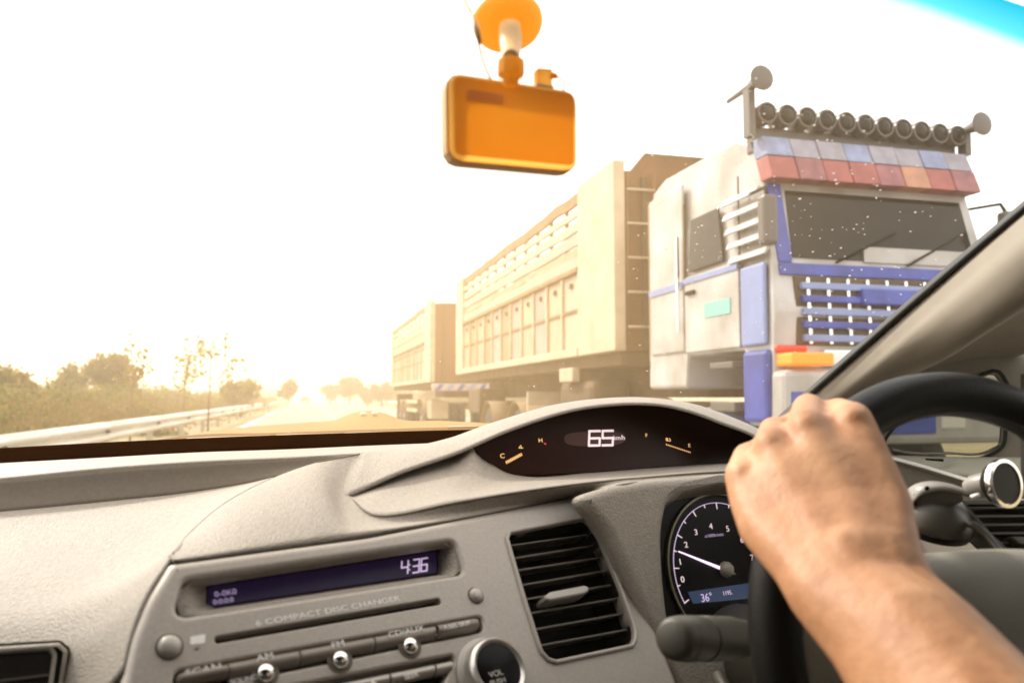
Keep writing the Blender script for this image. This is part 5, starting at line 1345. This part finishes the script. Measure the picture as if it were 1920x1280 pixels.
# ================================================================= DRIVER'S ARM
def arm_mesh():
    bm = bmesh.new()
    def ball(p, r): bmesh.ops.create_icosphere(bm, subdivisions=2, radius=r, matrix=Matrix.Translation(p))
    def chain(nodes):
        P = [cp(x, y, z) for x, y, z, r in nodes]; R = [n_[3] for n_ in nodes]
        for i in range(len(P) - 1):
            d = (P[i + 1] - P[i]).length; n_ = max(2, int(d / (min(R[i], R[i + 1]) * .25)))
            for k in range(n_ + (i == len(P) - 2)):
                s = k / n_; ball(P[i].lerp(P[i + 1], s), R[i] * (1 - s) + R[i + 1] * s)
    mc = [[(1393, 892, .546, .0130), (1408, 935, .531, .0150), (1434, 988, .508, .0172), (1503, 1062, .470, .0178)],
          [(1447, 834, .546, .0132), (1470, 890, .527, .0165), (1512, 965, .500, .0190), (1560, 1055, .462, .0195)],
          [(1514, 800, .544, .0135), (1540, 870, .522, .0172), (1588, 955, .495, .0192), (1618, 1050, .458, .0198)],
          [(1600, 786, .544, .0130), (1624, 860, .523, .0160), (1658, 945, .497, .0172), (1668, 1040, .462, .0180)]]
    for c in mc: chain(c)
    # the back of the hand is one broad sheet: fill between neighbouring metacarpals
    for a_, b_ in zip(mc, mc[1:]):
        for f in (.25, .5, .75):
            ch = []
            for q, (u, v) in enumerate(zip(a_, b_)):
                k = 1 - (.24 if q == 0 else .05 if q == 1 else .03) * (1 - abs(2 * f - 1)); p = [u[n_] * (1 - f) + v[n_] * f for n_ in range(4)]
                if q == 0: p[1] += 15 * (1 - abs(2 * f - 1)); p[2] += .004
                ch.append((p[0], p[1], p[2], p[3] * k))
            chain(ch)
    # fingers closing round the rim
    chain([(1393, 892, .546, .0126), (1402, 856, .588, .0112), (1440, 862, .612, .0098), (1480, 885, .606, .0085)])
    chain([(1447, 834, .546, .0126), (1452, 808, .590, .0116), (1490, 830, .618, .0100), (1522, 860, .612, .0086)])
    chain([(1514, 800, .544, .0128), (1516, 766, .588, .0122), (1545, 795, .620, .0104), (1568, 832, .614, .0088)])
    chain([(1600, 786, .544, .0124), (1572, 772, .588, .0112), (1590, 800, .616, .0092), (1606, 830, .612, .0080)])
    chain([(1420, 865, .562, .0100), (1480, 818, .562, .0105), (1550, 793, .562, .0105)])
    chain([(1430, 836, .590, .0090), (1485, 795, .592, .0095), (1545, 775, .592, .0095)])
    # thumb folded under the palm
    chain([(1500, 1040, .485, .0165), (1490, 975, .535, .0150), (1520, 920, .580, .0120), (1560, 890, .600, .0095)])
    chain([(1530, 930, .530, .017), (1600, 940, .522, .016), (1640, 960, .51, .015)])
    # wrist and forearm: ulna side, radius side and the flesh between
    chain([(1503, 1062, .470, .0178), (1545, 1115, .450, .0205), (1640, 1200, .420, .0255), (1740, 1335, .385, .0290), (1900, 1560, .335, .034), (2050, 1800, .29, .037)])
    chain([(1668, 1040, .462, .0180), (1690, 1108, .445, .0200), (1760, 1190, .420, .0240), (1850, 1310, .385, .0285), (2000, 1510, .335, .034), (2150, 1740, .29, .037)])
    chain([(1590, 1050, .458, .0205), (1618, 1115, .441, .0235), (1700, 1195, .412, .0300), (1793, 1322, .378, .0345), (1950, 1535, .328, .040), (2100, 1770, .285, .043)])
    # knuckle heads, faint tendons and the wrist bone
    for x, y, z in ((1394, 893, .5405), (1446, 837, .5405), (1513, 803, .5380), (1601, 790, .5375)): ball(cp(x, y, z), .0112)
    chain([(1455, 850, .5335, .0060), (1515, 975, .4865, .0050)])
    chain([(1520, 818, .5310, .0060), (1585, 960, .4810, .0050)])
    chain([(1645, 1045, .459, .0190), (1656, 1112, .442, .0222), (1732, 1192, .415, .0275), (1824, 1316, .380, .0325), (1975, 1522, .331, .038), (2125, 1755, .287, .041)])
    chain([(1545, 1056, .464, .0190), (1582, 1115, .445, .0225), (1670, 1198, .415, .0280), (1767, 1328, .381, .0320), (1925, 1548, .331, .037), (2075, 1785, .287, .041)])
    chain([(1690, 1058, .4475, .0108), (1694, 1078, .4435, .0108)])
    me = bpy.data.meshes.new('arm'); bm.to_mesh(me); bm.free()
    o = bpy.data.objects.new('arm_tmp', me); COL.objects.link(o)
    r = o.modifiers.new('r', 'REMESH'); r.mode = 'VOXEL'; r.voxel_size = .0021
    s = o.modifiers.new('s', 'SMOOTH'); s.factor = .5; s.iterations = 18
    dg = bpy.context.evaluated_depsgraph_get(); dg.update()
    m2 = bpy.data.meshes.new_from_object(o.evaluated_get(dg)); bpy.data.objects.remove(o)
    m2.materials.clear(); m2.materials.append(M['skin']); m2.polygons.foreach_set('use_smooth', [True] * len(m2.polygons))
    return m2
pe = bpy.data.objects.new('person', arm_mesh()); COL.objects.link(pe)
setp(pe, 'bare forearm and fist of the driver gripping the steering wheel', 'person')
